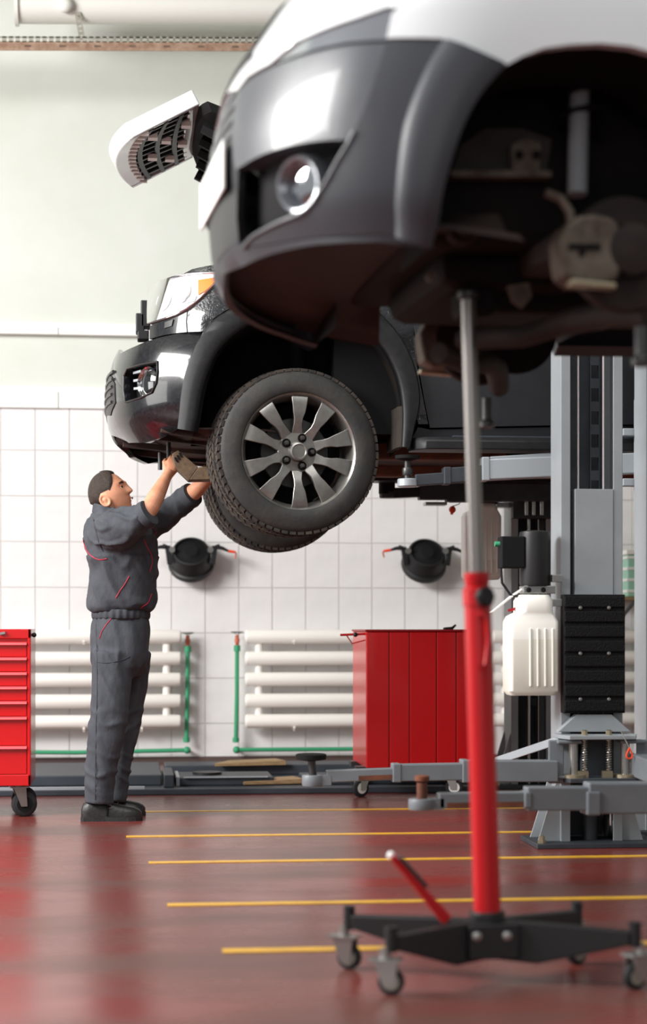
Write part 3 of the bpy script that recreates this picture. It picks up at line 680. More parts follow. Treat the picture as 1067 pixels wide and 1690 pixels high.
for yy in (9.35, 10.2):
    MB().tube([(wc.x, yy, 1.8), (wc.x, (yy + (8.87 if yy < YC else 10.69)) / 2, 1.78), (wc.x, 9.1 if yy < YC else 10.46, 1.76)], .035, 8).out('control_arm', 'underbody', car, 50)
    yw = 9.17 if yy < YC else 10.39
    MB().cyl((wc.x + .02, yw, 1.8), (wc.x + .02, yw + (.06 if yy < YC else -.06), 2.42), .045, n=14).out('strut', 'blackmat', car)
for yy in (9.05, 9.5): pass
# bent brown plate
A_ = [atY(x, y, 9.16) for x, y in ((284, 749), (294, 743), (327, 771), (312, 792), (289, 770))]
B_ = [atY(x, y, 9.16) for x, y in ((327, 771), (357, 769), (357, 791), (312, 792))]
t = thing('bent_plate', 'brown bent steel plate held up under the bumper by the mechanic', 'plate', A_[3])
MB().prism(A_, (0, .16, 0)).out('slotted_leg', 'plate_brown', t, sm=0, bev=.003)
MB().prism(B_, (0, .16, 0)).out('flat_leg', 'plate_brown', t, sm=0, bev=.003)
for i in range(3):
    p = atY(290.5 + i * 3.6, 758 - i * 3.8, 9.157); MB().beam(p + V((-.006, 0, .009)), p + V((.006, 0, -.012)), .004, .009).out('slot', 'blackmat', t, sm=0)
# ------------------------------------------------------------------ two-post lifts
mat('liftdark', '3A3F45', .55, col2='2C3035', scale=6)
mat('pad', '0D0D0E', .7, spec=.25, bump=.5, bscale=120)
mat('cable', 'D8CFCF', .5, .2)
mat('brass', 'A69C84', .35, .8)
def rivet(p, r, parent, n='rivet', m='steel'):
    MB().lathe([(r, 0), (r * .9, r * .4), (r * .3, r * .6), (.0005, r * .6)], p, (0, -1, 0), 12).out(n, m, parent)
def post(label, x0, x1, Yf, dep, ztop, group, face=-1, lock=True):
    """C-channel column; x0..x1 outer width, open face at Yf, closed towards -face"""
    s = -face; t = thing('lift_post', label, 'lift post', ((x0 + x1) / 2, Yf + s * dep / 2, 0), group)
    Y = lambda a: Yf + s * a
    wl = .044; m = MB()
    def bx(a0, a1, b0, b1, z0, z1):
        y0, y1 = sorted((Y(b0), Y(b1))); m.box(a0, a1, y0, y1, z0, z1)
    zb = .02
    prof_ = [(x0 + wl, 0), (x0, 0), (x0, dep), (x1, dep), (x1, 0), (x1 - wl, 0), (x1 - wl, .008), (x1 - .008, .008), (x1 - .008, dep - .008), (x0 + .008, dep - .008), (x0 + .008, .008), (x0 + wl, .008)]
    m.loft([[V((a, Y(b), z)) for a, b in prof_] for z in (zb, ztop)], cap=False); m.out('column', 'liftgrey', t, sm=0, bev=.003)
    MB().box(x0 - .13, x1 + .16, min(Y(-.1), Y(dep + .06)), max(Y(-.1), Y(dep + .06)), 0, .022).out('base_plate', 'liftdark', t, sm=0, bev=.003)
    for xs, k in ((x0, -1), (x1, 1)):
        for b in (.02, dep - .02):
            y = Y(b); MB().prism([(xs, y, .022), (xs + k * .1, y, .022), (xs + k * .09, y, .05), (xs, y, .34)], (0, s * .01, 0)).out('gusset', 'liftside', t, sm=0)
    for xs in (x0 - .1, x0 - .06, x1 + .07, x1 + .12):
        y = Y(-.06 if xs < x0 - .08 or xs > x1 + .1 else .05)
        MB().lathe([(.02, 0), (.02, .012), (.013, .012), (.013, .03), (.004, .036), (.001, .036)], (xs, y, .022), (0, 0, 1), 8).out('anchor_bolt', 'brass', t, 30)
    MB().box(x0 + .05, x1 - .05, min(Y(dep - .03), Y(dep - .012)), max(Y(dep - .03), Y(dep - .012)), .03, ztop - .05).out('back_liner', 'liftdark', t, sm=0)
    if lock:
        m = MB(); xk = x1 - .09; z = .5; m.box(xk - .035, xk - .03, min(Y(.1), Y(.12)), max(Y(.1), Y(.12)), .3, ztop - .1); m.box(xk + .005, xk + .01, min(Y(.1), Y(.12)), max(Y(.1), Y(.12)), .3, ztop - .1)
        while z < ztop - .2: m.box(xk - .03, xk + .005, min(Y(.1), Y(.12)), max(Y(.1), Y(.12)), z, z + .045); z += .105
        m.out('lock_ladder', 'liftdark', t, sm=0)
    return t
# --- column of the near lift, open to the camera, carriage down
YA = 8.02
xa, xb = atY(925, 1100, YA).x, atY(1027, 1100, YA).x; xc = (xa + xb) / 2
GL = 'grey lift columns'
A = post('grey lift post with black rubber pad and lowered arms', xa, xb, YA, .2, 3.1, GL)
for px in (953.5, 995):
    x = atY(px, 700, YA + .06).x; pts = [(x, YA + .06, z) for z in (.55, 1.2, 2.2, 3.0)]
    MB().tube(pts, .0042, 8).out('cable', 'cable', A)
zt, zb = atY(980, 807, YA - .004).z, atY(980, 985, YA - .004).z
car_ = MB().box(atY(948, 900, YA).x, atY(1011, 900, YA).x, YA - .004, YA + .09, zb - .2, zt).out('carriage', 'liftgrey', A, sm=0, bev=.002)
YP = YA - .07
zt, zb = atY(980, 981, YP).z, atY(980, 1177, YP).z; x0, x1 = atY(930, 1080, YP).x, atY(1031, 1080, YP).x
pad_ = MB().box(x0, x1, YP, YA - .004, zb, zt).out('door_pad', 'pad', A, sm=0, bev=.004)
for i in range(8):
    z = zb + (zt - zb) * (i + .5) / 8; MB().box(x0 + .002, x1 - .002, YP - .008, YP, z - .024, z + .024).out('pad_rib', 'pad', pad_, sm=0, bev=.006)
for py in (1003, 1078.5, 1154):
    for px in (957, 1004): rivet(atY(px, py, YP - .008), .0085, pad_)
# carriage head: gusseted trapezium, flange, pivot pins
def P(px, py, Y): return atY(px, py, Y)
YC1 = YA - .06
MB().prism([P(951, 1179, YC1), P(1009, 1179, YC1), P(1041, 1208, YC1), P(920, 1208, YC1)], (0, .05, 0)).out('carriage_gusset', 'liftgrey', car_, sm=0, bev=.003)
fz = P(980, 1211.5, YC1).z
x0, x1 = P(918, 1211, YC1).x, P(1048, 1211, YC1).x
MB().prism([(x0, YC1 - .02, fz), (x0 + .03, YC1 - .12, fz), (x1 - .03, YC1 - .12, fz), (x1, YC1 - .02, fz), (x1, YA + .02, fz), (x0, YA + .02, fz)], (0, 0, -.018)).out('upper_flange', 'liftgrey', car_, sm=0, bev=.003)
lz = P(980, 1281, YC1).z
MB().prism([(x0, YC1 - .02, lz), (x0 + .03, YC1 - .13, lz), (x1 - .03, YC1 - .13, lz), (x1, YC1 - .02, lz), (x1, YA + .02, lz), (x0, YA + .02, lz)], (0, 0, -.02)).out('lower_flange', 'liftdark', car_, sm=0, bev=.003)
MB().box(P(958, 1250, YA).x, P(1010, 1250, YA).x, YA - .02, YA + .06, lz - .02, fz).out('carriage_core', 'liftdark', car_, sm=0)
for px in (946, 1031):
    q = P(px, 1211, YC1 - .06); MB().cyl((q.x, q.y, lz - .02), (q.x, q.y, fz - .018), .02, n=16).out('pivot_pin', 'steel', A)
    MB().lathe([(.055, 0), (.055, .014), (.035, .014)], (q.x, q.y - .005, lz + .0), (0, 0, 1), 24).out('gear_sector', 'brass', A)
for px in (964, 1004):
    q = P(px, 1205, YC1 - .085); z0_, z1_ = lz + .03, fz - .018; sp = [V((q.x + .011 * cos(a), q.y + .011 * sin(a), z0_ + (z1_ - z0_) * a / (2 * pi * 13))) for a in [2 * pi * 13 * i / 156 for i in range(157)]]
    MB().tube(sp, .0024, 5).out('spring', 'steel', A)
    MB().cyl((q.x, q.y, lz - .07), (q.x, q.y, fz + .02), .005, n=8).lathe([(.014, 0), (.014, .02), (.008, .024)], (q.x, q.y, fz), (0, 0, 1), 8).box(q.x - .03, q.x + .015, q.y - .012, q.y + .012, z0_ - .03, z0_).out('lock_pin', 'brass', A)
q = P(1038, 1234, YC1 - .14)
MB().tube([P(1024, 1206, YC1 - .13), P(1034, 1226, YC1 - .14), q], .0022, 6).out('pull_wire', 'steel', A)
MB().tube([q + V((.014 * sin(a) * (1 - cos(a)) * .75, 0, -.024 + .024 * cos(a))) for a in [2 * pi * i / 20 for i in range(21)]], .0038, 8).out('pull_ring', 'orange', A, label='orange pull ring')
# hydraulic cylinder and pulley inside the foot
xk = P(975, 1360, YA + .05).x; MB().cyl((xk, YA + .07, .022), (xk, YA + .07, .42), .035, n=20).out('cylinder', 'liftdark', A)
xk = P(1003, 1360, YA + .05).x; MB().lathe([(.02, -.01), (.055, -.01), (.048, 0), (.055, .01), (.02, .01)], (xk, YA + .06, .09), (1, 0, 0), 24).out('pulley', 'darksteel', A); MB().tube([(xk, YA + .01, .09), (xk, YA + .01, .4)], .004, 6).out('cable', 'cable', A)
MB().beam(P(923, 1221, YA - .05), P(818, 1256, 8.6), .012, .035).out('arm_restraint_bar', 'platedge', A, sm=0)
# --- telescopic arms
def arm_tube(parent, pA, pB, h, w, name, m='liftgrey'):
    return MB().beam(pA, pB, w, h).out(name, m, parent, sm=0, bev=.006)
YR = YA - .12
az = lambda px, py: P(px, py, YR)
arm = MB().beam(az(766, 1272), az(917, 1272), .09, az(0, 1254).z - az(0, 1290).z).beam(az(760, 1272), az(772, 1272), .1, .1).out('swing_arm', 'liftgrey_shaded', A, sm=0, bev=.005)
MB().beam(az(650, 1275), az(768, 1273), .072, .074).beam(az(646, 1275), az(660, 1275), .08, .082).out('middle_stage', 'liftgrey_shaded', arm, sm=0, bev=.005)
MB().beam(az(538, 1281), az(650, 1277), .056, .052).out('inner_stage', 'liftgrey_shaded', arm, sm=0, bev=.004)
MB().beam(az(590, 1283.5) - V((0, .029, 0)), az(650, 1281) - V((0, .029, 0)), .001, .02).out('wear_strip', 'rust', arm, sm=0)
q = az(516, 1288); MB().lathe([(.045, -.024), (.048, -.018), (.048, .018), (.045, .024)], q, (0, 0, 1), 20).beam(q + V((.02, 0, 0)), az(545, 1287), .06, .042).out('pad_socket', 'liftgrey_shaded', arm, 40)
MB().cyl(q + V((0, 0, .02)), az(514, 1255), .017, n=14).out('pad_screw', 'darksteel', arm); tp = az(513, 1250)
MB().lathe([(.02, -.016), (.066, -.008), (.068, .012), (.06, .016), (.001, .014)], tp, (0, 0, 1), 28).out('lift_pad', 'blackmat', arm, 40)
# bent bracket loops from the pivot
for a, b, lab in ((917, 946, 1), (1062, 1031, -1)):
    zt_, zb_ = fz - .03, lz + .004
    p0 = P(a, 1225, YR); MB().beam((p0.x + .0, YR, zt_), (P(b, 1225, YR).x + lab * .03, YR, zt_), .07, .016).beam((p0.x, YR, zb_), (P(b, 1225, YR).x + lab * .03, YR, zb_), .07, .014).beam((p0.x, YR, zt_ + .008), (p0.x, YR, zb_ - .03), .07, .016, up=(0, 1, 0)).out('clevis', 'liftgrey_shaded', arm, sm=0, bev=.006)
# second arm: dog-leg, swung forward
YF = 6.75
bz = lambda px, py: P(px, py, YF)
arm2 = MB().beam(bz(966, 1316), bz(1190, 1316), .1, .117).beam(bz(962, 1324), bz(985, 1324), .118, .09).out('swing_arm', 'liftgrey_shaded', A, sm=0, bev=.007)
e0 = P(1056, 1262, YR); MB().beam(bz(1185, 1312) + V((0, .04, .0)), e0, .09, .1).out('dog_leg', 'liftgrey_shaded', arm2, sm=0, bev=.006)
MB().beam(bz(866, 1317.5), bz(968, 1317), .085, .088).beam(bz(861, 1319), bz(873, 1319), .095, .06).out('middle_stage', 'liftgrey_shaded', arm2, sm=0, bev=.006)
MB().beam(bz(722, 1321), bz(866, 1319), .065, .058).out('inner_stage', 'liftgrey_shaded', arm2, sm=0, bev=.005)
MB().beam(bz(735, 1328) - V((0, .034, 0)), bz(862, 1326) - V((0, .034, 0)), .001, .02).out('wear_strip', 'rust', arm2, sm=0)
q = bz(696, 1327); MB().lathe([(.05, -.02), (.052, -.016), (.052, .016), (.05, .02)], q, (0, 0, 1), 20).beam(q, bz(730, 1326), .065, .042).out('pad_socket', 'liftgrey_shaded', arm2, 40)
MB().cyl(q, bz(696, 1292), .02, n=14).lathe([(.02, 0), (.028, .004), (.028, .02), (.02, .024)], bz(696, 1290), (0, 0, 1), 14).out('pad_screw', 'rust', arm2)
# --- power unit on the column's left side
YU = YA + .02
px2 = lambda x, y: P(x, y, YU)
t = thing('power_unit', 'black hydraulic motor with white oil tank on the near lift post', 'pump unit', px2(875, 1146), 'lift power units')
r = (px2(907, 0).x - px2(857, 0).x) / 2; cx = (px2(907, 0).x + px2(857, 0).x) / 2; z = lambda y: P(880, y, YU).z
MB().lathe([(.02, z(967)), (r * .96, z(967)), (r, z(962)), (r, z(884)), (r * .97, z(878)), (r * .6, z(876)), (.001, z(876))], (cx, YU, 0), (0, 0, 1), 32).out('motor', 'black', t, 40)
MB().box(px2(824, 0).x, px2(862, 0).x, YU - .05, YU + .05, z(938), z(886)).out('switch_box', 'blackmat', t, sm=0, bev=.005)
MB().cyl(px2(826, 898), px2(816, 898), .012, n=12).out('button', 'green', t)
MB().box(px2(860, 0).x, px2(912, 0).x, YU - .05, YU + .05, z(980), z(967)).out('valve_block', 'steel', t, sm=0, bev=.003)
for x_ in (868, 892): rivet(px2(x_, 974) - V((0, .05, 0)), .012, t, 'plug', 'blackmat')
xl, xr = px2(834, 0).x, px2(915, 0).x
def rr(x0, x1, y0, y1, zz, c=.02, n=4):
    R_ = []
    for (a, b, s0) in ((x1 - c, y1 - c, 0), (x0 + c, y1 - c, 1), (x0 + c, y0 + c, 2), (x1 - c, y0 + c, 3)):
        for i in range(n + 1): an = pi / 2 * (s0 + i / n); R_.append(V((a + c * cos(an), b + c * sin(an), zz)))
    return R_
def tank(parent, xl, xr, yc, z0, z1, zn, ztop, zf, dp=.085):
    m = MB(); y0, y1 = yc - dp, yc + dp; nk = (xl + xr) / 2 + .012; nr = (xr - xl) * .36
    m.loft([rr(xl + .015, xr - .015, y0 + .015, y1 - .015, z0), rr(xl, xr, y0, y1, z0 + .02), rr(xl, xr, y0, y1, zf)]); lo = m.out('tank', 'fluid', parent, 40, label='white plastic oil tank')
    m = MB(); m.loft([rr(xl, xr, y0, y1, zf), rr(xl, xr, y0, y1, z1 - .03), rr(xl + .012, xr - .012, y0 + .012, y1 - .012, z1 - .005), rr(nk - nr, nk + nr, yc - nr, yc + nr, z1 + .012, .04), rr(nk - nr, nk + nr, yc - nr, yc + nr, zn, .04), rr(nk - nr * .8, nk + nr * .8, yc - nr * .8, yc + nr * .8, ztop, .03)]); m.out('tank_shoulder', 'plastic', lo, 40)
    for i in range(4):
        x = xl + (xr - xl) * (.42 + i * .15); m = MB(); m.beam((x, y0, z0 + .04), (x, y0, z1 - .06), .01, .012, up=(0, 1, 0)); m.out('tank_rib', 'fluid', lo, sm=0, bev=.004)
tank(t, xl, xr, YU, z(1147), z(1015), z(992), z(982), z(1055))
for y_ in (955, 995): MB().box(px2(906, 0).x, px2(922, 0).x, YU - .06, YU - .02, z(y_ + 6), z(y_ - 6)).out('mounting_clip', 'steel', t, sm=0, bev=.002)
MB().tube([px2(826, 938), px2(828, 962), px2(842, 982), px2(858, 985)], .006, 8).out('motor_cable', 'black', t, 60)
MB().tube([px2(862, 972), px2(842, 985), px2(812, 1010), P(790, 1018, YU + .1)], .006, 8).out('drain_hose', 'trimw', t, 60)
MB().beam(px2(838, 1008), px2(852, 1004), .012, .012).out('filler_cap', 'reddark', t, sm=0)
# --- neighbouring column, right edge (carries the SUV lift's near arms)
YB = 8.62
xa2 = atY(1065, 900, YB - .2).x
B = post('pale grey lift post cut by the right picture edge', xa2, xa2 + .29, YB, .2, 3.1, GL, face=1)
# arm under the SUV from that column
z = lambda y, Y=8.75: P(800, y, Y).z
cb = MB().box(xa2 + .02, xa2 + .27, YB - .02, YB + .08, 1.55, 2.1).out('carriage', 'liftside', B, sm=0, bev=.004)
YQ = 8.78
pz = lambda x, y, Y=YQ: P(x, y, Y)
arm = MB().beam(pz(800, 776), pz(1075, 764, YB + .12), .1, .1).out('swing_arm', 'platedge', B, sm=0, bev=.006)
MB().beam(pz(806, 758), pz(1000, 746), .08, .02).beam(pz(792, 775), pz(804, 775), .11, .115).out('arm_cover', 'platedge', arm, sm=0, bev=.004)
for y_ in (712, 795): MB().box(pz(1030, 0, YB).x, pz(1060, 0, YB).x, YB + .02, YB + .1, P(1040, y_ + 6, YB).z, P(1040, y_ - 6, YB).z).out('clevis', 'platedge', arm, sm=0, bev=.003)
MB().beam(pz(735, 786), pz(806, 780), .08, .075).beam(pz(730, 786), pz(742, 786), .088, .085).out('middle_stage', 'liftdark', arm, sm=0, bev=.005)
MB().beam(pz(684, 793), pz(740, 789), .06, .055).out('inner_stage', 'liftdark', arm, sm=0, bev=.004)
q = pz(672, 797); MB().lathe([(.045, -.02), (.05, -.015), (.05, .015), (.045, .02)], q, (0, 0, 1), 20).out('pad_socket', 'platedge', arm, 40)
MB().cyl(q, pz(672, 757), .016, n=14).lathe([(.024, 0), (.026, .005), (.026, .03), (.024, .035)], pz(672, 784), (0, 0, 1), 14).out('pad_screw', 'darksteel', arm)
MB().lathe([(.02, -.02), (.06, -.01), (.062, .006), (.001, .008)], pz(672, 754), (0, 0, 1), 24).out('lift_pad', 'blackmat', arm, 40)
# --- far column of the SUV lift
YD = 11.0
xa3, xb3 = atY(843, 1100, YD).x, atY(912, 1100, YD).x
D = post('grey lift post standing behind the oil tank, farthest of the lift posts', xa3, xb3, YD, .22, 3.1, GL)
for px, r_ in ((872, .012), (888, .004)):
    x = atY(px, 1000, YD + .04).x; MB().cyl((x, YD + .04, .02), (x, YD + .04, 2.9), r_, n=10).out('lift_rod', 'steel', D)
dz = lambda x, y, Y=YD - .05: P(x, y, Y)
cd = MB().box(dz(846, 0).x, dz(914, 0).x, YD - .06, YD + .1, dz(0, 850).z, dz(0, 720).z).out('carriage', 'liftdark', D, sm=0, bev=.004)
for px in (868, 880, 893): MB().cyl(dz(px, 800, YD - .09), dz(px, 850, YD - .09), .013, n=12).out('pivot_pin', 'steel', D)
YE = YD - .14
ez = lambda x, y: P(x, y, YE)
arm = MB().beam(ez(742, 812), ez(905, 810), .11, ez(0, 794).z - ez(0, 829).z).out('swing_arm', 'liftdark', D, sm=0, bev=.006)
MB().beam(ez(690, 812), ez(745, 812), .09, .095).beam(ez(735, 812), ez(747, 812), .1, .12).out('middle_stage', 'liftdark', arm, sm=0, bev=.006)
MB().beam(ez(648, 814), ez(695, 812), .07, .06).out('inner_stage', 'black', arm, sm=0, bev=.004)
q = ez(639, 816); MB().lathe([(.045, -.022), (.05, -.016), (.05, .016), (.045, .022)], q, (0, 0, 1), 20).out('pad_socket', 'liftdark', arm, 40)
MB().cyl(q, ez(638, 784), .018, n=14).lathe([(.024, 0), (.027, .005), (.027, .04), (.024, .045)], ez(638, 806), (0, 0, 1), 14).out('pad_screw', 'darksteel', arm)
MB().cyl(ez(638, 784), (ez(638, 0).x, YE, 1.79), .05, n=20).out('lift_pad', 'blackmat', arm)
MB().box(ez(700, 0).x, ez(735, 0).x, YE - .05, YE + .05, ez(0, 829).z, ez(0, 824).z).out('stop_plate', 'steel', arm, sm=0)
# its tank
t = thing('power_unit', 'cream oil tank on the far lift post, behind the red jack rod', 'pump unit', P(795, 958, YD), 'lift power units')
z = lambda y: P(800, y, YD + .05).z; xl, xr = P(766, 0, YD).x, P(826, 0, YD).x
tank(t, xl, xr, YD + .05, z(957), z(845), z(838), z(832), z(925))
MB().lathe([(.02, 0), (.085, .0), (.09, .01), (.09, .24), (.02, .25)], ((xl + xr) / 2 + .02, YD + .05, z(832)), (0, 0, 1), 28).out('motor', 'black', t, 40)
MB().box(xr - .02, xa3 + .004, YD, YD + .1, z(838), z(830)).out('mounting_clip', 'steel', t, sm=0)
# ------------------------------------------------------------------ silver car in the foreground
mat('silver', 'E2E4E6', .3, .1, coat=.8)
mat('bumpgrey', '4C4E54', .34, coat=.2, spec=.6, bump=.05, bscale=200)
mat('clad', '3A3C42', .46, spec=.5, bump=.05, bscale=200)
mat('silverlamp', '8A8D93', .16, .5, coat=1)
mat('dirtbrown', '231A18', .8, col2='332019', scale=6, lo=.4, hi=.75)
mat('darkpart', '0C0B0B', .75, col2='171211', scale=7, spec=.2)
mat('castiron', '6E6459', .6, .4, col2='4A3E36', scale=14)
mat('castbrown', '1A1210', .75, col2='2C1F1A', scale=9)
mat('innerpanel', '3A3230', .7, col2='2C2523', scale=6)
Y1 = 5.33
ALPHA = radians(4.5); P0_ = V((1.9, Y1, 1.6)); ray_w, O_w = ray, O; RI = M.Rotation(-ALPHA, 3, 'Z')
ray = lambda x, y: RI @ ray_w(x, y)      # rays in the car's own axes (it stands turned a few degrees)
O = P0_ + RI @ (O_w - P0_)
S1 = Surf(Y1, .62, 2.3, curve_fn(prof([(640, -130), (560, -60), (505, 0), (444, 43), (419, 86), (379, 137), (360, 205), (346, 268), (344, 310), (346, 345), (350, 400), (356, 431), (366, 452), (385, 470)], Y1), 6),
          curve_fn([(1.86, .8), (1.92, .855), (2.0, .885), (2.15, .9), (2.4, .9), (2.55, .885), (2.68, .855), (2.78, .8), (2.86, .7)], 8))
gc = thing('silver_car', 'silver car with dark plastic bumper, front wheel off, raised in the foreground', 'car', P0_)
gc.rotation_euler.z = ALPHA
mir = lambda mb: (setattr(mb, 'v', [(p[0], 2 * Y1 - p[1], p[2]) for p in mb.v]), mb)[1]
idn = lambda mb: mb
ridge = smoothpoly([(638, 66), (612, 150), (596, 190), (579, 229), (559, 262), (534, 307), (505, 347), (460, 367), (418, 390), (401, 410)], 3)
topline = smoothpoly([(391, 153), (412, 132), (448, 112), (498, 93), (569, 76), (637, 70)], 3)
reclip = smoothpoly([(388, 281), (432, 255), (488, 238), (540, 231), (577, 231)], 3)
i229 = min(range(len(ridge)), key=lambda i: abs(ridge[i][1] - 231))
arch = smoothpoly([(832, 111), (796, 151), (767, 201), (746, 259), (731, 316), (724, 359), (713, 404)], 3)
crease = smoothpoly([(729, 66), (706, 105), (688, 144), (674, 180), (664, 215), (656, 270), (652, 330), (652, 389)], 3)
for fn in (idn, mir):
    m = MB(); panel(m, S1, topline + ridge[1:i229 + 1] + reclip[::-1][1:], .0, .07, .04); fn(m).out('bumper_cover', 'bumpgrey', gc, 45)
    m = MB(); panel(m, S1, [(446, 116), (450, 102), (498, 82), (569, 65), (640, 60), (640, 76), (569, 82), (498, 99)], -.03, .02, .05); fn(m).out('bumper_gap_backing', 'blackmat', gc, 45)  # black backing panel added so the gap looks dark, shade put into its colour
    # recess with fog lamp
    rec = reclip + ridge[i229 + 1:] + [(388, 401)]
    m = MB(); panel(m, S1, rec, -.07, .01, .05); ro = fn(m).out('fog_lamp_recess', 'blackmat', gc, 45)
    t_, z_ = S1.hit(486, 305); nn = S1.nrm(t_, z_); c = S1.at(t_, z_, -.05); nn = (nn + V((.1, -.12, 0))).normalized()
    m = MB(); m.lathe([(.075, -.02), (.075, .035), (.069, .05), (.062, .048), (.058, .02), (.058, -.01)], c, nn, 32, cap=False); fn(m).out('fog_lamp_ring', 'silverlamp', ro, 40)
    m = MB(); m.lathe([(.0005, .026), (.03, .024), (.058, .015), (.058, .0)], c, nn, 32, cap=False); fn(m).out('fog_lens', 'chrome', ro, 60)
    # side of bumper and arch cladding
    m = MB(); panel(m, S1, ridge[::-1] + crease + [(623, 388), (580, 390), (516, 392), (450, 402)], .0, .03, .045); fn(m).out('bumper_side', 'clad', gc, 45)
    rg = [S1.at(*S1.hit(*p), .0) for p in ridge[i229 - 1:]]; m = MB(); m.tube(rg, .006, 8); fn(m).out('ridge_moulding', 'bumpgrey', gc, 60)
    OP = [S1.hit(*p) for p in crease]; IP = [S1.hit(*p) for p in arch]
    m = MB(); R_ = []
    for i in range(25):
        a, b = samp(OP, i / 24), samp(IP, i / 24); R_.append([S1.at(a[0] + (b[0] - a[0]) * q, a[1] + (b[1] - a[1]) * q, of) for q, of in ((-.02, -.004), (.06, .014), (.16, .024), (.4, .03), (.7, .032), (.93, .03), (1, .022), (1, -.02))])
    # cap the cladding up to the paint line
    m.loft(R_, cap=False, closed=False)
    ca = [(729, 66), (760, 74), (790, 87), (832, 111)]; 
    fn(m).out('arch_cladding', 'clad', gc, 50)
    m = MB(); panel(m, S1, [(638.5, 64), (729, 64.5), (760, 72), (790, 85), (832, 109.5), (862, 93), (897, 80), (940, 74), (990, 72), (1040, 77), (1080, 88), (1130, 114), (1175, 150), (1215, 205), (1240, 260), (1300, 260), (1300, -120), (700, -120), (655, 18), (647, 24)], .004, .03, .06); fn(m).out('fender', 'silver', gc, 45)
    m = MB(); panel(m, S1, [(450, 106), (498, 86), (569, 69), (637, 64), (646, 24), (648, 18), (641, 14), (590, 32), (533, 52), (490, 72)], -.004, .02, .04); fn(m).out('headlight', 'silverlamp', gc, 40)
    m = MB(); panel(m, S1, [(1304, -118), (1900, -110), (1900, 380), (1304, 350), (1260, 300)], .0, .03, .12); fn(m).out('front_door', 'silver', gc, 45)
    m = MB(); panel(m, S1, [(1250, 352), (1900, 382), (1900, 440), (1250, 430)], -.01, .05, .12); fn(m).out('sill', 'clad', gc, 45)
    # inner arch wall
    full = arch[::-1] + smoothpoly([(832, 111), (862, 94), (897, 80), (940, 74), (990, 72), (1040, 77), (1080, 88), (1130, 114), (1175, 150), (1215, 205), (1240, 260), (1252, 330), (1256, 400)], 2)[1:]
    m = MB(); R_ = []
    for p in full:
        a = S1.at(*S1.hit(*p), -.003); R_.append([a, a + V((0, .08, 0)), a + V((0, .36, 0))])
    m.loft(R_, cap=False, closed=False); fn(m).out('wheel_well_liner', 'darkpart', gc, 50)
# front middle: grille area, plate, hood
m = MB(); panel(m, S1, [('c', 150), (389, 153), (386, 281), (387, 400), ('c', 428)], -.012, .02, .05, both=True); gr = m.out('front_grille', 'black', gc, 45)
for k in range(4):
    zz = S1.hit('c', 165 + 28 * k)[1]; pts = [S1.at(.07 * i, zz, -.012) for i in range(5)]; m = MB(); m.tube([V((p.x, 2 * Y1 - p.y, p.z)) for p in pts[:0:-1]] + pts, .011, 6); m.out('grille_slat', 'bumpgrey', gr, 60)
zz0, zz1 = S1.hit('c', 342)[1], S1.hit('c', 262)[1]
m = MB(); m.loft([[S1.at(.30 * i / 4, z, .016 if k == 0 else .03) for i in range(5)] for k, z in ((0, zz0), (1, zz1))], cap=False, closed=False)
pl_ = [(S1.at(0, z).x + .001, z) for z in (zz0, zz1)]
MB().hexa([(pl_[0][0], Y1 - .26, zz0), (pl_[0][0], Y1 + .26, zz0), (pl_[0][0] + .01, Y1 + .26, zz0), (pl_[0][0] + .01, Y1 - .26, zz0), (pl_[1][0], Y1 - .26, zz1), (pl_[1][0], Y1 + .26, zz1), (pl_[1][0] + .01, Y1 + .26, zz1), (pl_[1][0] + .01, Y1 - .26, zz1)]).out('number_plate', 'trimw', gc, sm=0, bev=.004)
m = MB(); panel(m, S1, [('c', 428), (387, 402), (401, 412), (450, 404), (516, 394), (580, 392), (623, 390), (652, 391), (712, 406), (712, 412), (620, 399), (516, 404), (440, 422), (400, 440), ('c', 446)], -.002, .02, .05, both=True); m.out('chin_lip', 'clad', gc, 45)
m = MB(); panel(m, S1, [('c', 148), (392, 150), (410, 127), (446, 106), (488, 70), (533, 50), (590, 30), (641, 12), (652, 14), (700, -122), ('c', -90)], .003, .03, .06, both=True); m.out('hood_front', 'silver', gc, 45)
za, zb = S1.hit('c', 142)[1], S1.hit('c', 12)[1]
m = MB(); panel(m, S1, [(0, za), (.26, za), (.22, (za + zb) / 2), (.16, zb), (0, zb)], .007, .02, .05, both=True, param=True); m.out('upper_grille', 'black', gc, 45)
m = MB(); rows = []
for k in range(6):
    q = k / 5; row = []
    for i in range(13):
        v = -1 + 2 * i / 12; row.append(V((.62 + q * 1.0 + .1 * abs(v) ** 2 * (1 - q), Y1 + v * .84, 2.72 + .14 * q + .12 * (1 - v * v) * (.4 + .6 * q))))
    rows.append(row)
m.loft(rows, cap=False, closed=False); m.out('hood', 'silver', gc, 45)
MB().box(.75, 3.1, Y1 - .75, Y1 + .75, 2.66, 2.7).out('cowl', 'blackmat', gc, sm=0)
m = MB().hexa([(1.6, Y1 - .8, 2.8), (3.3, Y1 - .8, 2.8), (3.3, Y1 + .8, 2.8), (1.6, Y1 + .8, 2.8), (2.2, Y1 - .6, 3.35), (3.3, Y1 - .6, 3.35), (3.3, Y1 + .6, 3.35), (2.2, Y1 + .6, 3.35)]); m.out('windows', 'glassdark', gc, sm=0, bev=.03)
MB().box(2.18, 3.3, Y1 - .62, Y1 + .62, 3.35, 3.4).out('roof', 'silver', gc, sm=0, bev=.03)
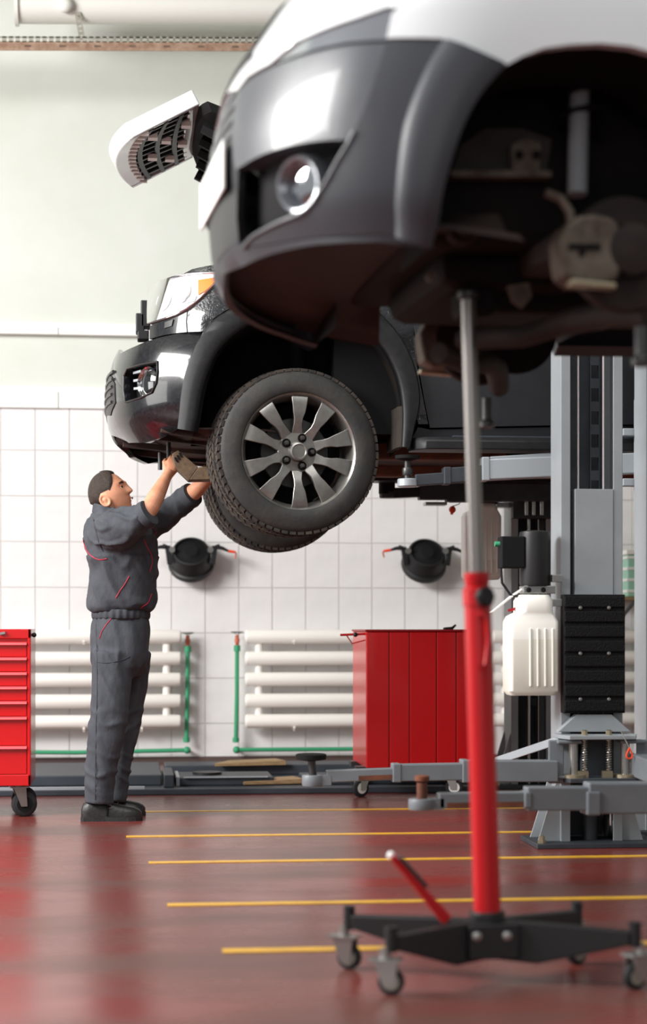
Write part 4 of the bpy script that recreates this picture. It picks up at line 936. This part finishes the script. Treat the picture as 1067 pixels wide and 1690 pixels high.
# underside
rows = []; ts = [S1.A * i / 16 for i in range(17)]
for k in range(6):
    q = k / 5; row = []
    for sgn in (1, -1):
        for t_ in (ts[::-1] if sgn == 1 else ts[1:]):
            p = S1.at(t_, 2.035 - .105 * (t_ / S1.A) ** 1.5, -.01); e = V((.86, Y1 + (p.y - Y1) * .8, 2.03)); r = p.lerp(e, q); r.z += .025 * sin(q * 9) * q
            row.append(V((r.x, r.y if sgn == 1 else 2 * Y1 - r.y, r.z)))
    rows.append(row)
m = MB(); m.loft(rows, cap=False, closed=False); m.out('under_tray', 'dirtbrown', gc, 40)
q_ = lambda x, y, Y: atY(x, y, Y)
MB().box(.72, 1.75, 4.92, 5.95, 2.02, 2.64).out('engine_block', 'darkpart', gc, sm=0, bev=.04)
MB().box(1.5, 3.2, 4.55, 6.1, 2.0, 2.08).out('floor_pan', 'darkpart', gc, sm=0, bev=.02)
MB().box(.82, 1.25, 5.05, 5.75, 1.93, 2.05).out('oil_sump', 'darkpart', gc, sm=0, bev=.05)
MB().box(1.05, 1.6, 4.72, 5.9, 1.96, 2.03).out('subframe', 'castbrown', gc, sm=0, bev=.02)
MB().box(.9, 1.0, 5.1, 5.25, 1.86, 1.95).box(1.0, 1.32, 5.15, 5.4, 1.88, 1.97).out('gearbox_mount', 'darkpart', gc, sm=0, bev=.02)
MB().prism([q_(x, y, 4.9) for x, y in ((742, 292), (900, 292), (910, 230), (860, 212), (800, 212), (760, 240))], (0, .02, 0)).out('inner_fender_panel', 'innerpanel', gc, sm=0)
MB().beam(q_(740, 290, 4.88), q_(905, 290, 4.88), .05, .016).out('panel_flange', 'castiron', gc, sm=0)
br = MB().prism([q_(x, y, 4.86) for x, y in ((846, 290), (892, 290), (894, 236), (870, 224), (844, 238))], (0, .03, 0)).out('engine_bracket', 'castiron', gc, sm=0, bev=.006)
for x_ in (856, 884): MB().lathe([(.012, 0), (.012, .006), (.001, .007)], q_(x_, 256, 4.858), (0, -1, 0), 12).out('bracket_bolt', 'darkpart', br)
c = q_(762, 378, 4.88); pu = MB().lathe([(.042, -.02), (.045, .0), (.036, .012), (.03, .004), (.012, .004), (.012, .02), (.001, .02)], c, (0, -1, 0), 28).out('pulley', 'castbrown', gc, 40)
MB().lathe([(.02, .005), (.022, .014), (.001, .016)], c, (0, -1, 0), 8).out('pulley_nut', 'castiron', pu)
MB().lathe([(.014, 0), (.014, .01), (.001, .011)], q_(710, 458, 4.95), (0, -1, 0), 12).out('drain_bolt', 'castiron', gc)
for s in (1, -1):
    f_ = idn if s == 1 else mir
    xs = q_(952, 280, 4.78).x
    f_(MB().cyl((xs, 4.78, 2.13), (xs + .03, 4.84, 2.62), .026, n=18)).out('strut', 'liftgrey', gc)
    sp = [V((xs + .03 + .06 * cos(a), 4.84 + .06 * sin(a), 2.32 + .28 * a / (2 * pi * 5))) for a in [2 * pi * 5 * i / 80 for i in range(81)]]
    f_(MB().tube(sp, .009, 6)).out('coil_spring', 'darkpart', gc)
    hc = q_(1010, 420, 4.62)
    f_(MB().lathe([(.02, -.05), (.07, -.05), (.075, .02), (.145, .02), (.15, .005), (.15, -.012), (.145, -.02), (.05, -.02)], (hc.x + .03, 4.62, hc.z), (0, -1, 0), 40)).out('brake_disc', 'castbrown', gc, 40)
    f_(MB().lathe([(.03, 0), (.06, .0), (.065, .04), (.03, .05), (.001, .05)], (hc.x + .03, 4.58, hc.z), (0, -1, 0), 24)).out('wheel_hub', 'castbrown', gc, 40)
    poly = [q_(x, y, 4.54) for x, y in ((930, 455), (925, 425), (922, 395), (935, 370), (955, 355), (985, 352), (1015, 360), (1028, 385), (1026, 440), (1018, 462), (985, 470), (950, 468))]
    kn = f_(MB().prism(poly, (0, .1, 0))).out('brake_caliper', 'castiron', gc, sm=0, bev=.012)
    f_(MB().prism([q_(x, y, 4.535) for x, y in ((938, 402), (990, 402), (992, 412), (966, 413), (965, 422), (955, 422), (955, 412), (938, 411))], (0, .02, 0))).out('caliper_window', 'darkpart', kn, sm=0)
    f_(MB().beam(q_(938, 467, 4.53), q_(1012, 474, 4.53), .04, .014)).out('caliper_pin', 'brass', kn, sm=0, bev=.003)
    f_(MB().tube([q_(x, y, 4.6) for x, y in ((900, 318), (925, 328), (940, 350), (942, 380))], .012, 8)).out('brake_hose', 'castiron', gc, 60)
    f_(MB().tube([q_(1075, 520, 4.62), q_(1000, 518, 4.8), q_(930, 533, 4.95), q_(860, 556, 5.05), q_(760, 560, 5.2)], [.035, .038, .034, .03, .03], 10)).out('control_arm', 'castbrown', gc, 60)
    f_(MB().cyl(q_(1058, 540, 4.6), q_(1058, 590, 4.6), .018, n=12).lathe([(.012, 0), (.026, .004), (.028, .02), (.02, .03)], q_(1058, 606, 4.6), (0, 0, 1), 12)).out('ball_joint', 'darksteel', gc)
    f_(MB().tube([q_(1010, 430, 4.66), q_(960, 440, 4.9), q_(900, 445, 5.1)], [.025, .018, .018], 10)).out('drive_shaft', 'darkpart', gc, 60)
fd = q_(850, 548, 6.0); MB().lathe([(.02, -.04), (.13, -.03), (.14, -.01), (.14, .01), (.05, .012), (.001, .013)], fd, (0, -1, 0), 36).out('far_backing_plate', 'darkpart', gc, 40)
MB().prism([q_(x, y, 5.0) for x, y in ((838, 472), (872, 466), (878, 490), (862, 508), (846, 496))], (0, .02, 0)).out('heat_shield', 'castiron', gc, sm=0)
MB().box(1.55, 1.75, 4.95, 5.2, 1.9, 2.02).out('exhaust_flange', 'castbrown', gc, sm=0, bev=.02)
ray, O = ray_w, O_w
# lift that carries it: both posts out of the picture on the right
for nm, Yf, face, lab in (('n', 4.12, 1, 'grey lift post out of frame beside the silver car, nearest the viewer'), ('f', 6.72, -1, 'grey lift post out of frame on the far side of the silver car')):
    E = post(lab, 2.62, 2.92, Yf, .2, 3.1, GL, face=face)
    s = 1 if face == 1 else -1
    MB().box(2.64, 2.9, Yf - .05, Yf + .05, 1.5, 2.0).out('carriage', 'liftgrey', E, sm=0, bev=.004)
    for x_ in (2.35, 3.15):
        a = MB().beam((2.77, Yf + s * .08, 1.74), (x_, Yf + s * .42, 1.74), .09, .09).out('swing_arm', 'liftgrey', E, sm=0, bev=.006)
        MB().lathe([(.05, 0), (.05, .06), (.02, .06), (.02, .2), (.06, .21), (.06, .235), (.001, .235)], (x_, Yf + s * .42, 1.76), (0, 0, 1), 20).out('lift_pad', 'blackmat', a, 40)
# ------------------------------------------------------------------ the mechanic
mat('skin', 'D39A7C', .5, col2='C88A6C', scale=18, spec=.4)
MAT['skin'].node_tree.nodes['Principled BSDF'].inputs['Subsurface Weight'].default_value = .12
MAT['skin'].node_tree.nodes['Principled BSDF'].inputs['Subsurface Radius'].default_value = (.02, .008, .005)
mat('hair', '261C17', .6, col2='3A2D25', scale=60, bump=.6, bscale=260)
mat('workwear', '43464C', .85, col2='3A3D43', scale=20, bump=.35, bscale=35, stretch=(1, 1, .6))
mat('workdark', '3A3C42', .85, bump=.3, bscale=60)
mat('piping', 'B0203A', .6)
mat('eyewhite', 'E8E2DC', .2)
mat('iris', '2A211C', .2)
mat('leather', '1B1A1A', .42, col2='262424', scale=20, bump=.2, bscale=60)
from mathutils.bvhtree import BVHTree
PPM = 322.0
def solid(mb, name, m, parent, vox, disp=None, smooth=4, label=None):
    """fuse overlapping closed shapes into one continuous skin, then smooth and crease it"""
    me = bpy.data.meshes.new(name); me.from_pydata(mb.v, [], mb.f); me.update()
    bm = bmesh.new(); bm.from_mesh(me); bmesh.ops.recalc_face_normals(bm, faces=bm.faces); bm.to_mesh(me); bm.free()
    o = bpy.data.objects.new(name, me); C.objects.link(o)
    r = o.modifiers.new('r', 'REMESH'); r.mode = 'VOXEL'; r.voxel_size = vox
    if smooth: s_ = o.modifiers.new('s', 'SMOOTH'); s_.factor = .5; s_.iterations = smooth
    dg = bpy.context.evaluated_depsgraph_get(); me2 = bpy.data.meshes.new_from_object(o.evaluated_get(dg)); o.modifiers.clear(); o.data = me2; bpy.data.meshes.remove(me)
    if disp:
        nn = [(v.co.copy(), v.normal.copy()) for v in me2.vertices]
        me2.vertices.foreach_set('co', [c_ for p, n_ in nn for c_ in (p + n_ * disp(p))]); me2.update()
    me2.polygons.foreach_set('use_smooth', [True] * len(me2.polygons)); me2.update()
    me2.materials.clear(); me2.materials.append(MAT[m]); place(o, parent, (0, 0, 0))
    if label: o['label'] = label
    return o
def limb(mb, pts, n=20):   # (px, py, Y, r) or with depth radius
    P_ = [atY(p[0], p[1], p[2]) for p in pts]; x = None; R_ = []
    for i, p in enumerate(P_):
        d = (P_[min(i + 1, len(P_) - 1)] - P_[max(i - 1, 0)]).normalized(); a = V((0, 1, 0)) - d * d.y; a.normalize(); b = d.cross(a)
        r1 = pts[i][3]; r2 = pts[i][4] if len(pts[i]) > 4 else r1
        R_.append([p + b * (r1 * cos(2 * pi * j / n)) + a * (r2 * sin(2 * pi * j / n)) for j in range(n)])
    mb.loft(R_); return mb
def trunk(mb, rows, Y, n=32, e=.85):
    R_ = []
    for y, xc, hx, hy in rows:
        c = atY(xc, y, Y); hx = hx / PPM; f = lambda v: abs(v) ** e * (1 if v > 0 else -1)
        R_.append([c + V((hx * f(cos(2 * pi * j / n)), hy * f(sin(2 * pi * j / n)), 0)) for j in range(n)])
    mb.loft(R_); return mb
YM = 9.42
man = thing('person', 'mechanic in grey workwear reaching up under the dark SUV', 'person', (atY(190, 1340, YM).x, YM, 0))
# --- trousers
m = MB()
trunk(m, [(1012, 199, 44, .15), (1024, 199, 47, .16), (1050, 198, 50.5, .175), (1080, 198, 49, .175), (1100, 197, 46, .17), (1118, 197, 34, .12)], YM)
limb(m, [(186, 1075, 9.33, .108, .1), (183, 1130, 9.32, .106, .098), (180, 1175, 9.31, .1, .09), (174, 1215, 9.31, .096, .088), (168, 1260, 9.32, .09, .085), (164, 1300, 9.32, .079, .08), (163.5, 1327, 9.32, .077, .078)], 24)
limb(m, [(214, 1075, 9.52, .107, .1), (212, 1130, 9.52, .1, .098), (207, 1175, 9.53, .092, .09), (202, 1215, 9.54, .085, .088), (196, 1260, 9.55, .074, .08), (190, 1300, 9.55, .068, .076), (189, 1322, 9.55, .068, .076)], 24)
def rdg(v): return 1 - min(1, abs(noise.noise(v)) * 3.2)      # narrow raised fold
def dtr(p):
    zz = p.z; a = noise.noise(V((p.x * 12, p.y * 12, zz * 3))) * .010
    b = rdg(V((p.x * 5 + 5, p.y * 5, zz * 13 + p.x * 5))) * .013 * max(0, 1 - abs(zz - .2) / .22)
    c = rdg(V((p.x * 14 + zz * 5, p.y * 9, zz * 5))) * .010 * max(0, 1 - abs(zz - .85) / .3)
    d = rdg(V((p.x * 8 - zz * 6, p.y * 8, zz * 9 + 3))) * .010 * max(0, 1 - abs(zz - .5) / .16)
    return a + b + c + d - .006
tro = solid(m, 'trousers', 'workwear', man, .0085, dtr, 6)
# --- jacket
m = MB()
trunk(m, [(1010, 200, 47, .16), (1003, 200, 54, .178), (992, 201, 56.5, .19), (970, 203, 57, .195), (940, 204, 57, .2), (910, 200, 60, .215), (885, 196, 59, .225), (868, 192, 52, .215), (856, 186, 38, .17), (848, 181, 26, .11), (840, 180, 20, .085)], YM, e=.9)
limb(m, [(176, 882, 9.28, .1, .09), (190, 878, 9.2, .105, .1), (210, 868, 9.15, .09, .088), (228, 858, 9.1, .074, .074), (241, 849, 9.08, .064, .066)], 20)
limb(m, [(222, 885, 9.58, .1, .09), (245, 868, 9.63, .088, .085), (270, 850, 9.65, .075, .075), (292, 835, 9.62, .067, .068), (312, 820, 9.57, .06, .062)], 20)
def djk(p):
    a = noise.noise(V((p.x * 9, p.y * 9, p.z * 4))) * .011; zz = p.z
    b = rdg(V((p.x * 11 + zz * 4, p.y * 7, zz * 4.5))) * .013 * (1 if zz < 1.35 else .3)                   # hanging folds of the back
    c = rdg(V((p.x * 8 + zz * 9, p.y * 8 + 2, zz * 9 - p.x * 5))) * .014 * max(0, min(1, (zz - 1.3) / .12)) # bunching round the shoulders and sleeves
    return a + b + c - .008
jac = solid(m, 'jacket', 'workwear', man, .0085, djk, 5)
m = MB(); R_ = []
for y, k in ((1022, .97), (1019, 1.0), (1014, 1.01), (1009, 1.0), (1006, .97)):
    c = atY(199.5, y, YM); R_.append([c + V((.148 * k * cos(t) * (1 + .018 * sin(t * 26)), .166 * k * sin(t) * (1 + .018 * sin(t * 26)), 0)) for t in [2 * pi * j / 156 for j in range(156)]])
m.loft(R_); m.out('waistband', 'workdark', jac, 70)
def ring(mb, c, ax, r, h, t):
    mb.lathe([(r - t, -h / 2), (r, -h / 2 + .003), (r + .004, 0), (r, h / 2 - .003), (r - t, h / 2)], c, ax, 28); return mb
ea = (atY(246, 845, 9.07) - atY(222, 862, 9.11)).normalized()
ring(MB(), atY(241, 849.5, 9.075), ea, .068, .05, .016).out('cuff', 'workwear', jac, 50)
ea2 = (atY(315, 817, 9.55) - atY(295, 833, 9.61)).normalized()
ring(MB(), atY(313, 819, 9.56), ea2, .064, .055, .016).out('cuff', 'workwear', jac, 50)
# collar
m = MB(); R_ = []
for k, (dz, kk) in enumerate(((0, 1.05), (.03, 1.0), (.045, .95), (.03, .9))):
    c = atY(178, 853, YM) + V((0, 0, dz)); R_.append([c + V((.078 * kk * cos(t) + .02 * dz / .045 * 0, .085 * kk * sin(t), -.025 * cos(t))) for t in [2 * pi * j / 28 for j in range(28)]])
m.loft(R_, cap=False); m.out('collar', 'workwear', jac, 60)
# piping lines laid on the cloth
def on_mesh(o, pts, r, name, m, parent):
    bv = BVHTree.FromPolygons([v.co for v in o.data.vertices], [p.vertices for p in o.data.polygons]); Q = []
    for x, y in pts:
        rr_ = ray(x, y).normalized(); h = bv.ray_cast(O, rr_)
        if h[0]: Q.append(h[0] - rr_ * r * .6)
    if len(Q) > 1: MB().tube(Q, r, 6).out(name, m, parent, 60)
for pts in ([(136, 878), (138, 895), (144, 910), (154, 920), (166, 924), (176, 922)], [(237, 890), (244, 905), (249, 915), (251, 928), (247, 944)], [(213, 951), (206, 964), (198, 975), (191, 987)], [(250, 980), (244, 995), (234, 1002), (229, 1012)]):
    on_mesh(jac, smoothpoly(pts, 4), .0026, 'piping', 'piping', jac)
on_mesh(tro, smoothpoly([(184, 1020), (176, 1030), (168, 1042), (164, 1054)], 4), .0024, 'piping', 'piping', tro)
on_mesh(jac, [(246, 868), (254, 872), (259, 878), (254, 884)], .002, 'badge_edge', 'piping', jac)
on_mesh(jac, smoothpoly([(153, 854), (158, 875), (163, 895), (170, 910)], 4), .0022, 'shoulder_seam', 'workdark', jac)
on_mesh(tro, smoothpoly([(158, 1030), (160, 1090), (160, 1150), (158, 1210), (157, 1320)], 5), .002, 'side_seam', 'workdark', tro)
on_mesh(tro, smoothpoly([(158, 1092), (175, 1094), (200, 1090), (214, 1083)], 4), .002, 'pocket_seam', 'workdark', tro)
# --- body: head, neck, inner torso, forearms, hands in one skin
HC = atY(181, 817, YM); YAW, PITCH = radians(-14), radians(25)
RH = M.Rotation(YAW, 3, 'Z') @ M.Rotation(-PITCH, 3, 'Y')
def gss(x, s): return math.exp(-(x / s) ** 2)
def head_pt(th, ph, off=0):
    """th around (0 = face), ph from -pi/2 chin side to pi/2 crown; local x forward, y left, z up"""
    cx, sx, cz, sz = cos(th), sin(th), cos(ph), sin(ph)
    x, y, z = .098 * cx * cz, .077 * sx * cz, .122 * sz
    if sz < 0:   # jaw narrows and comes forward
        k = -sz; y *= 1 - .34 * k ** 1.5; x = x * (1 - .12 * k) + .03 * k ** 1.6
        if cx < 0: x += .045 * k * -cx
    else:
        if cx < 0: x *= 1.07
    if cx > 0:
        f = cx ** 1.5; ay = abs(y)
        x += .006 * f * gss(z - .028, .014)                                     # brow
        x -= .010 * f * gss(z - .006, .014) * gss(ay - .033, .018)              # eye sockets
        nz = max(0, min(1, (.02 - z) / .052)); x += (.006 + .022 * nz) * gss(y, .012 + .005 * nz) * (1 if -.036 < z < .03 else 0) * f   # nose
        x += .006 * f * gss(y, .024) * (gss(z + .058, .007) + gss(z + .073, .007)) # lips
        x -= .003 * f * gss(y, .03) * gss(z + .0655, .004)
        x += .010 * f * gss(y, .026) * gss(z + .103, .016)                      # chin
        y += (.004 * gss(z + .02, .02) * (1 if y > 0 else -1)) * f              # cheekbones
    p = V((x, y, z)); 
    if off: p += V((cx * cz, sx * cz, sz)).normalized() * off
    return HC + RH @ p
m = MB(); NT, NP = 72, 56
m.loft([[head_pt(2 * pi * j / NT, -pi / 2 + .03 + (pi - .06) * i / NP) for j in range(NT)] for i in range(NP + 1)])
def hl_(x, y, z): return HC + RH @ V((x, y, z))
for s in (-1, 1):   # ears
    e = [hl_(-.018 + .022 * cos(t) - .004 * sin(t), s * (.074 + .008 * (1 - cos(t)) * .5), -.03 + .029 * sin(t)) for t in [2 * pi * i / 22 for i in range(23)]]
    m.tube(e, .0065, 8); m.tube([hl_(-.016, s * .067, -.045), hl_(-.018, s * .072, -.022), hl_(-.018, s * .071, -.01)], [.012, .014, .008], 8)
nk0 = HC + RH @ V((-.025, 0, -.05)); nk1 = atY(180, 868, YM)
m.tube([nk0, nk0.lerp(nk1, .5), nk1], [.062, .062, .07], 20)
trunk(m, [(1000, 200, 34, .12), (930, 202, 40, .15), (885, 196, 40, .16), (862, 186, 26, .12), (850, 181, 18, .07)], YM)
limb(m, [(190, 880, 9.26, .055), (215, 864, 9.16, .05), (240, 849, 9.08, .044), (248, 838, 9.1, .0445), (257, 820, 9.15, .044), (266, 803, 9.2, .036), (274, 788, 9.25, .0275), (279, 780, 9.28, .0275)], 18)
limb(m, [(228, 878, 9.58, .055), (265, 852, 9.64, .05), (292, 836, 9.61, .046), (312, 819, 9.57, .047), (326, 807, 9.52, .042), (338, 796, 9.47, .032), (343, 791, 9.45, .028)], 18)
def hand(mb, wrist, fwd, side, curl, thumb_s):
    """palm and five fingers; fwd along the hand, side = towards the thumb, curl = palm normal the fingers close to"""
    f, s = V(fwd).normalized(), V(side).normalized(); s = (s - f * s.dot(f)).normalized(); c = f.cross(s).normalized(); c = c if c.dot(V(curl)) > 0 else -c
    w = V(wrist); R_ = []
    for d, hw, ht in ((-.02, .026, .022), (.01, .032, .02), (.045, .041, .017), (.08, .042, .014), (.092, .038, .011)):
        R_.append([w + f * d + s * (hw * cos(t)) + c * (ht * sin(t)) for t in [2 * pi * j / 16 for j in range(16)]])
    mb.loft(R_)
    for k, (o_, L_, r) in enumerate(((.031, .072, .0088), (.0105, .08, .009), (-.0105, .074, .0087), (-.031, .058, .0078))):
        p = w + f * .082 + s * o_; a = 0.25; P_ = [p]
        for seg, bend in ((.44, .5), (.32, .75), (.24, .6)):
            a += bend * 1.0; p = p + (f * cos(a) + c * sin(a)) * L_ * seg; P_.append(p)
        mb.tube([w + f * .055 + s * o_] + P_, [r, r * 1.06, r, r * .94, r * .75], 10)
    b = w + f * .02 + s * .03
    mb.tube([w + f * .005 + s * .018, b, b + f * .028 + s * .02 + c * .012, b + f * .052 + s * .02 + c * .03, b + f * .066 + s * .012 + c * .042], [.014, .0135, .011, .0098, .0075], 10)
hand(m, atY(279, 780, 9.29), atY(294, 752, 9.33) - atY(279, 780, 9.29), (-1, -.1, .0), (.6, .3, -.2), 1)
hand(m, atY(343, 791, 9.44), atY(349, 768, 9.36) - atY(343, 791, 9.44), (-.6, -.2, .4), (.1, -1, -.1), 1)
body = solid(m, 'body', 'skin', man, .0044, None, 2, label='bare face, forearms and hands')
for s in (-1, 1):
    e = hl_(.0725, s * .031, .004)
    eb = MB().ball(e, .0125, 16).out('eye', 'eyewhite', body, 60)
    MB().ball(e + RH @ V((.0068, s * .0025, .001)), .0078, 12).out('iris', 'iris', eb, 60)
    MB().tube([hl_(.095, s * .014, .024), hl_(.0915, s * .03, .029), hl_(.0795, s * .048, .025)], [.004, .006, .0035], 8).out('eyebrow', 'hair', body, 60)
    MB().tube([hl_(.0845, s * .018, .011), hl_(.0855, s * .031, .0155), hl_(.078, s * .044, .009)], [.003, .0042, .003], 8).out('eyelid', 'skin', body, 60)
MB().tube([hl_(.094, -.022, -.0655), hl_(.1015, -.01, -.064), hl_(.1035, 0, -.0635), hl_(.1015, .01, -.064), hl_(.094, .022, -.0655)], .0028, 6).out('mouth_line', 'copper', body, 60)
# hair cap: short crop, hairline at forehead, round the ears, down to the nape
m = MB(); top, fs = [], []
def hairy(th, ph):
    t = abs((th + pi) % (2 * pi) - pi)   # 0 face .. pi back
    if t < .55: lim = .82
    elif t < 1.0: lim = .82 - (t - .55) / .45 * .5
    elif t < 1.35: lim = .32 - (t - 1.0) / .35 * .3
    elif t < 1.85: lim = .12
    else: lim = .1 - min(1, (t - 1.85) / .4) * .72
    return lim
NTH, NPH = 96, 14; R_ = []
for j in range(NTH):
    th = 2 * pi * j / NTH; l0 = hairy(th, 0)
    R_.append([head_pt(th, l0 + (pi / 2 - .02 - l0) * i / NPH, .001 if i == 0 else .006 + .004 * (cos(th) > .3) * min(1, i / 3)) for i in range(NPH + 1)])
m.loft(R_ + [R_[0]], cap=False, closed=False); m.out('hair', 'hair', man, 80)
# --- shoes
for Y, xa, xb, yb in ((9.33, 134, 233, 1354), (9.58, 150, 241, 1346)):
    h = atY(xa, yb, Y); L_ = (xb - xa) / PPM; x0 = h.x; sec = []
    for q, w0, t0, t1 in ((0, .018, .004, .045), (.03, .03, .0, .075), (.16, .038, .0, .1), (.3, .038, .0, .1), (.45, .04, .0, .088), (.6, .046, .0, .07), (.75, .05, .0, .062), (.88, .044, .002, .054), (.96, .03, .006, .042), (1, .012, .012, .028)):
        sec.append([V((x0 + L_ * q, Y + w0 * a, .014 + t0 + (t1 - t0) * b)) for a, b in ((-1, 0), (-1.02, .35), (-.9, .7), (-.5, .96), (0, 1), (.5, .96), (.9, .7), (1.02, .35), (1, 0))])
    m = MB(); m.loft(sec); sh = m.out('shoe', 'leather', man, 60)
    m = MB(); m.loft([[V((x0 + L_ * q, Y + w0 * 1.1 * a, z)) for a, z in ((-1, .0), (-1.02, .02), (1.02, .02), (1, .0))] for q, w0 in ((-.01, .02), (.04, .036), (.2, .04), (.4, .038), (.6, .046), (.78, .05), (.9, .044), (.98, .028), (1.01, .014))]); m.out('sole', 'rubber', sh, sm=0)
    MB().tube([V((x0 + L_ * .42, Y - .042, .03)), V((x0 + L_ * .44, Y - .038, .075)), V((x0 + L_ * .45, Y, .106)), V((x0 + L_ * .44, Y + .038, .075))], .007, 8).out('strap', 'blackmat', sh, 60)
    b = V((x0 + L_ * .46, Y - .041, .075)); MB().tube([b + V((-.01, 0, -.008)), b + V((.01, 0, -.008)), b + V((.012, .004, .008)), b + V((-.008, .004, .008)), b + V((-.01, 0, -.008))], .002, 6).out('buckle', 'steel', sh)
# ------------------------------------------------------------------ red transmission jack
mat('jackred', 'B60E16', .36, coat=.08)
mat('rod', '8A8582', .3, .9)
DJ = 5.06
hubp = atd(804, 1530, DJ); hx, hy = hubp.x, hubp.y
J = thing('transmission_jack', 'red upright hydraulic jack on black four-legged caster base', 'jack', (hx, hy, 0))
ztube = .98 - (1515 - HY) / F * DJ
base = V((hx, hy, ztube)); rtop = atd(772, 495, DJ); ttop = base.lerp(rtop, (1515 - 945) / (1515 - 495.0))
ax = (rtop - base).normalized(); Lt = (ttop - base).length
MB().lathe([(.03, -.05), (.0385, -.05), (.0385, .0), (.0375, Lt * .93), (.033, Lt * .93), (.033, Lt * .97), (.035, Lt * .975), (.035, Lt), (.02, Lt)], base, ax, 32).out('cylinder_tube', 'jackred', J, 40)
MB().cyl(ttop - ax * .05, rtop, .0205, n=24).out('piston_rod', 'rod', J, 60)
MB().lathe([(.015, 0), (.03, .005), (.03, .02), (.022, .028), (.001, .028)], rtop, ax, 20).out('saddle', 'darksteel', J, 40)
z = lambda px, py: atd(px, py, DJ - .052)
MB().lathe([(.034, 0), (.0415, .004), (.0415, .05), (.034, .056)], base + ax * (Lt * .9), ax, 28).out('collar', 'jackred', J, 40)
kc = atd(797, 985, DJ - .045); MB().lathe([(.008, -.03), (.012, -.006), (.025, -.004), (.029, .004), (.029, .016), (.022, .022), (.001, .022)], kc, V((.35, -.9, 0)), 8).out('release_knob', 'black', J, 30)
MB().tube([z(788, 1018), z(795, 1012), z(803, 1022), z(806, 1060), z(802, 1095), z(795, 1103), z(790, 1096)], .008, 10).out('handle', 'jackred', J, 60)
yl = MB(); c0 = base + ax * (Lt * .62); c1 = base + ax * (Lt * .8); x_, y_, d_ = orth(ax)
rr_ = []
for c in (c0, c1): rr_.append([c + V((cos(a), sin(a), 0)) * .0392 for a in [radians(-25 + 8 * i) for i in range(9)]])
yl.loft(rr_, cap=False, closed=False); yl.out('sticker', 'line', J, 60)
ends = {}
zl = .17
def leg(px, py, parts):
    p = atZ(px, py, zl); return p
tips = [(576, 1502), (645, 1537), (1047, 1529), (951, 1495)]
T = [atZ(x, y, zl + .0) for x, y in tips]
hubs = V((hx, hy, zl - .035))
for i, p in enumerate(T):
    d = V((p.x - hx, p.y - hy, 0)); L = d.length; d.normalize(); sd = V((-d.y, d.x, 0)); a = V((hx, hy, 0)) + d * .03
    e = V((p.x, p.y, 0)); top = zl; w = .018
    pts = [(a, top - .108, top), (a.lerp(e, .3), top - .114, top - .002), (a.lerp(e, .97), top - .05, top - .012)]
    m = MB(); R_ = []
    for q, b_, t_ in pts: R_.append([q + sd * w + V((0, 0, b_)), q - sd * w + V((0, 0, b_)), q - sd * w + V((0, 0, t_)), q + sd * w + V((0, 0, t_))])
    m.loft(R_); lg = m.out('leg', 'black', J, sm=0, bev=.004)
    MB().cyl(e + V((0, 0, top - .055)), e + V((0, 0, top + .012)), .017, n=14).out('leg_socket', 'black', lg)
    w_, f_, r_ = MB(), MB(), MB(); caster(w_, f_, r_, e, .036, [2.6, 2.9, .4, .5][i], .026)
    o = w_.out('caster', 'rubber', J, 40); f_.out('fork', 'steel', o, sm=0); r_.out('rim', 'galv', o, 40)
MB().box(hx - .065, hx + .075, hy - .07, hy + .06, zl - .1, zl - .004).cyl((hx, hy, zl - .02), base + ax * .02, .05, n=24).out('hub', 'black', J, sm=30, bev=.004)
for px in (787, 838): rivet(V((atd(px, 1546, DJ - .08).x, hy - .07, zl - .035)), .014, J, 'bolt', 'steel')
pA, pB = atd(737, 1518, DJ - .02), atd(645, 1412, DJ - .06)
pd = MB().beam(pA, pB, .035, .03, .03, .016).out('foot_pedal', 'jackred', J, sm=0, bev=.004)
MB().beam(pA.lerp(pB, .5) + V((.018, 0, .004)), pA.lerp(pB, .96) + V((.014, 0, .004)), .034, .012).out('pedal_grip', 'darksteel', pd, sm=0, bev=.003)
MB().ball(pB, .012, 10).out('pedal_tip', 'trimw', pd)
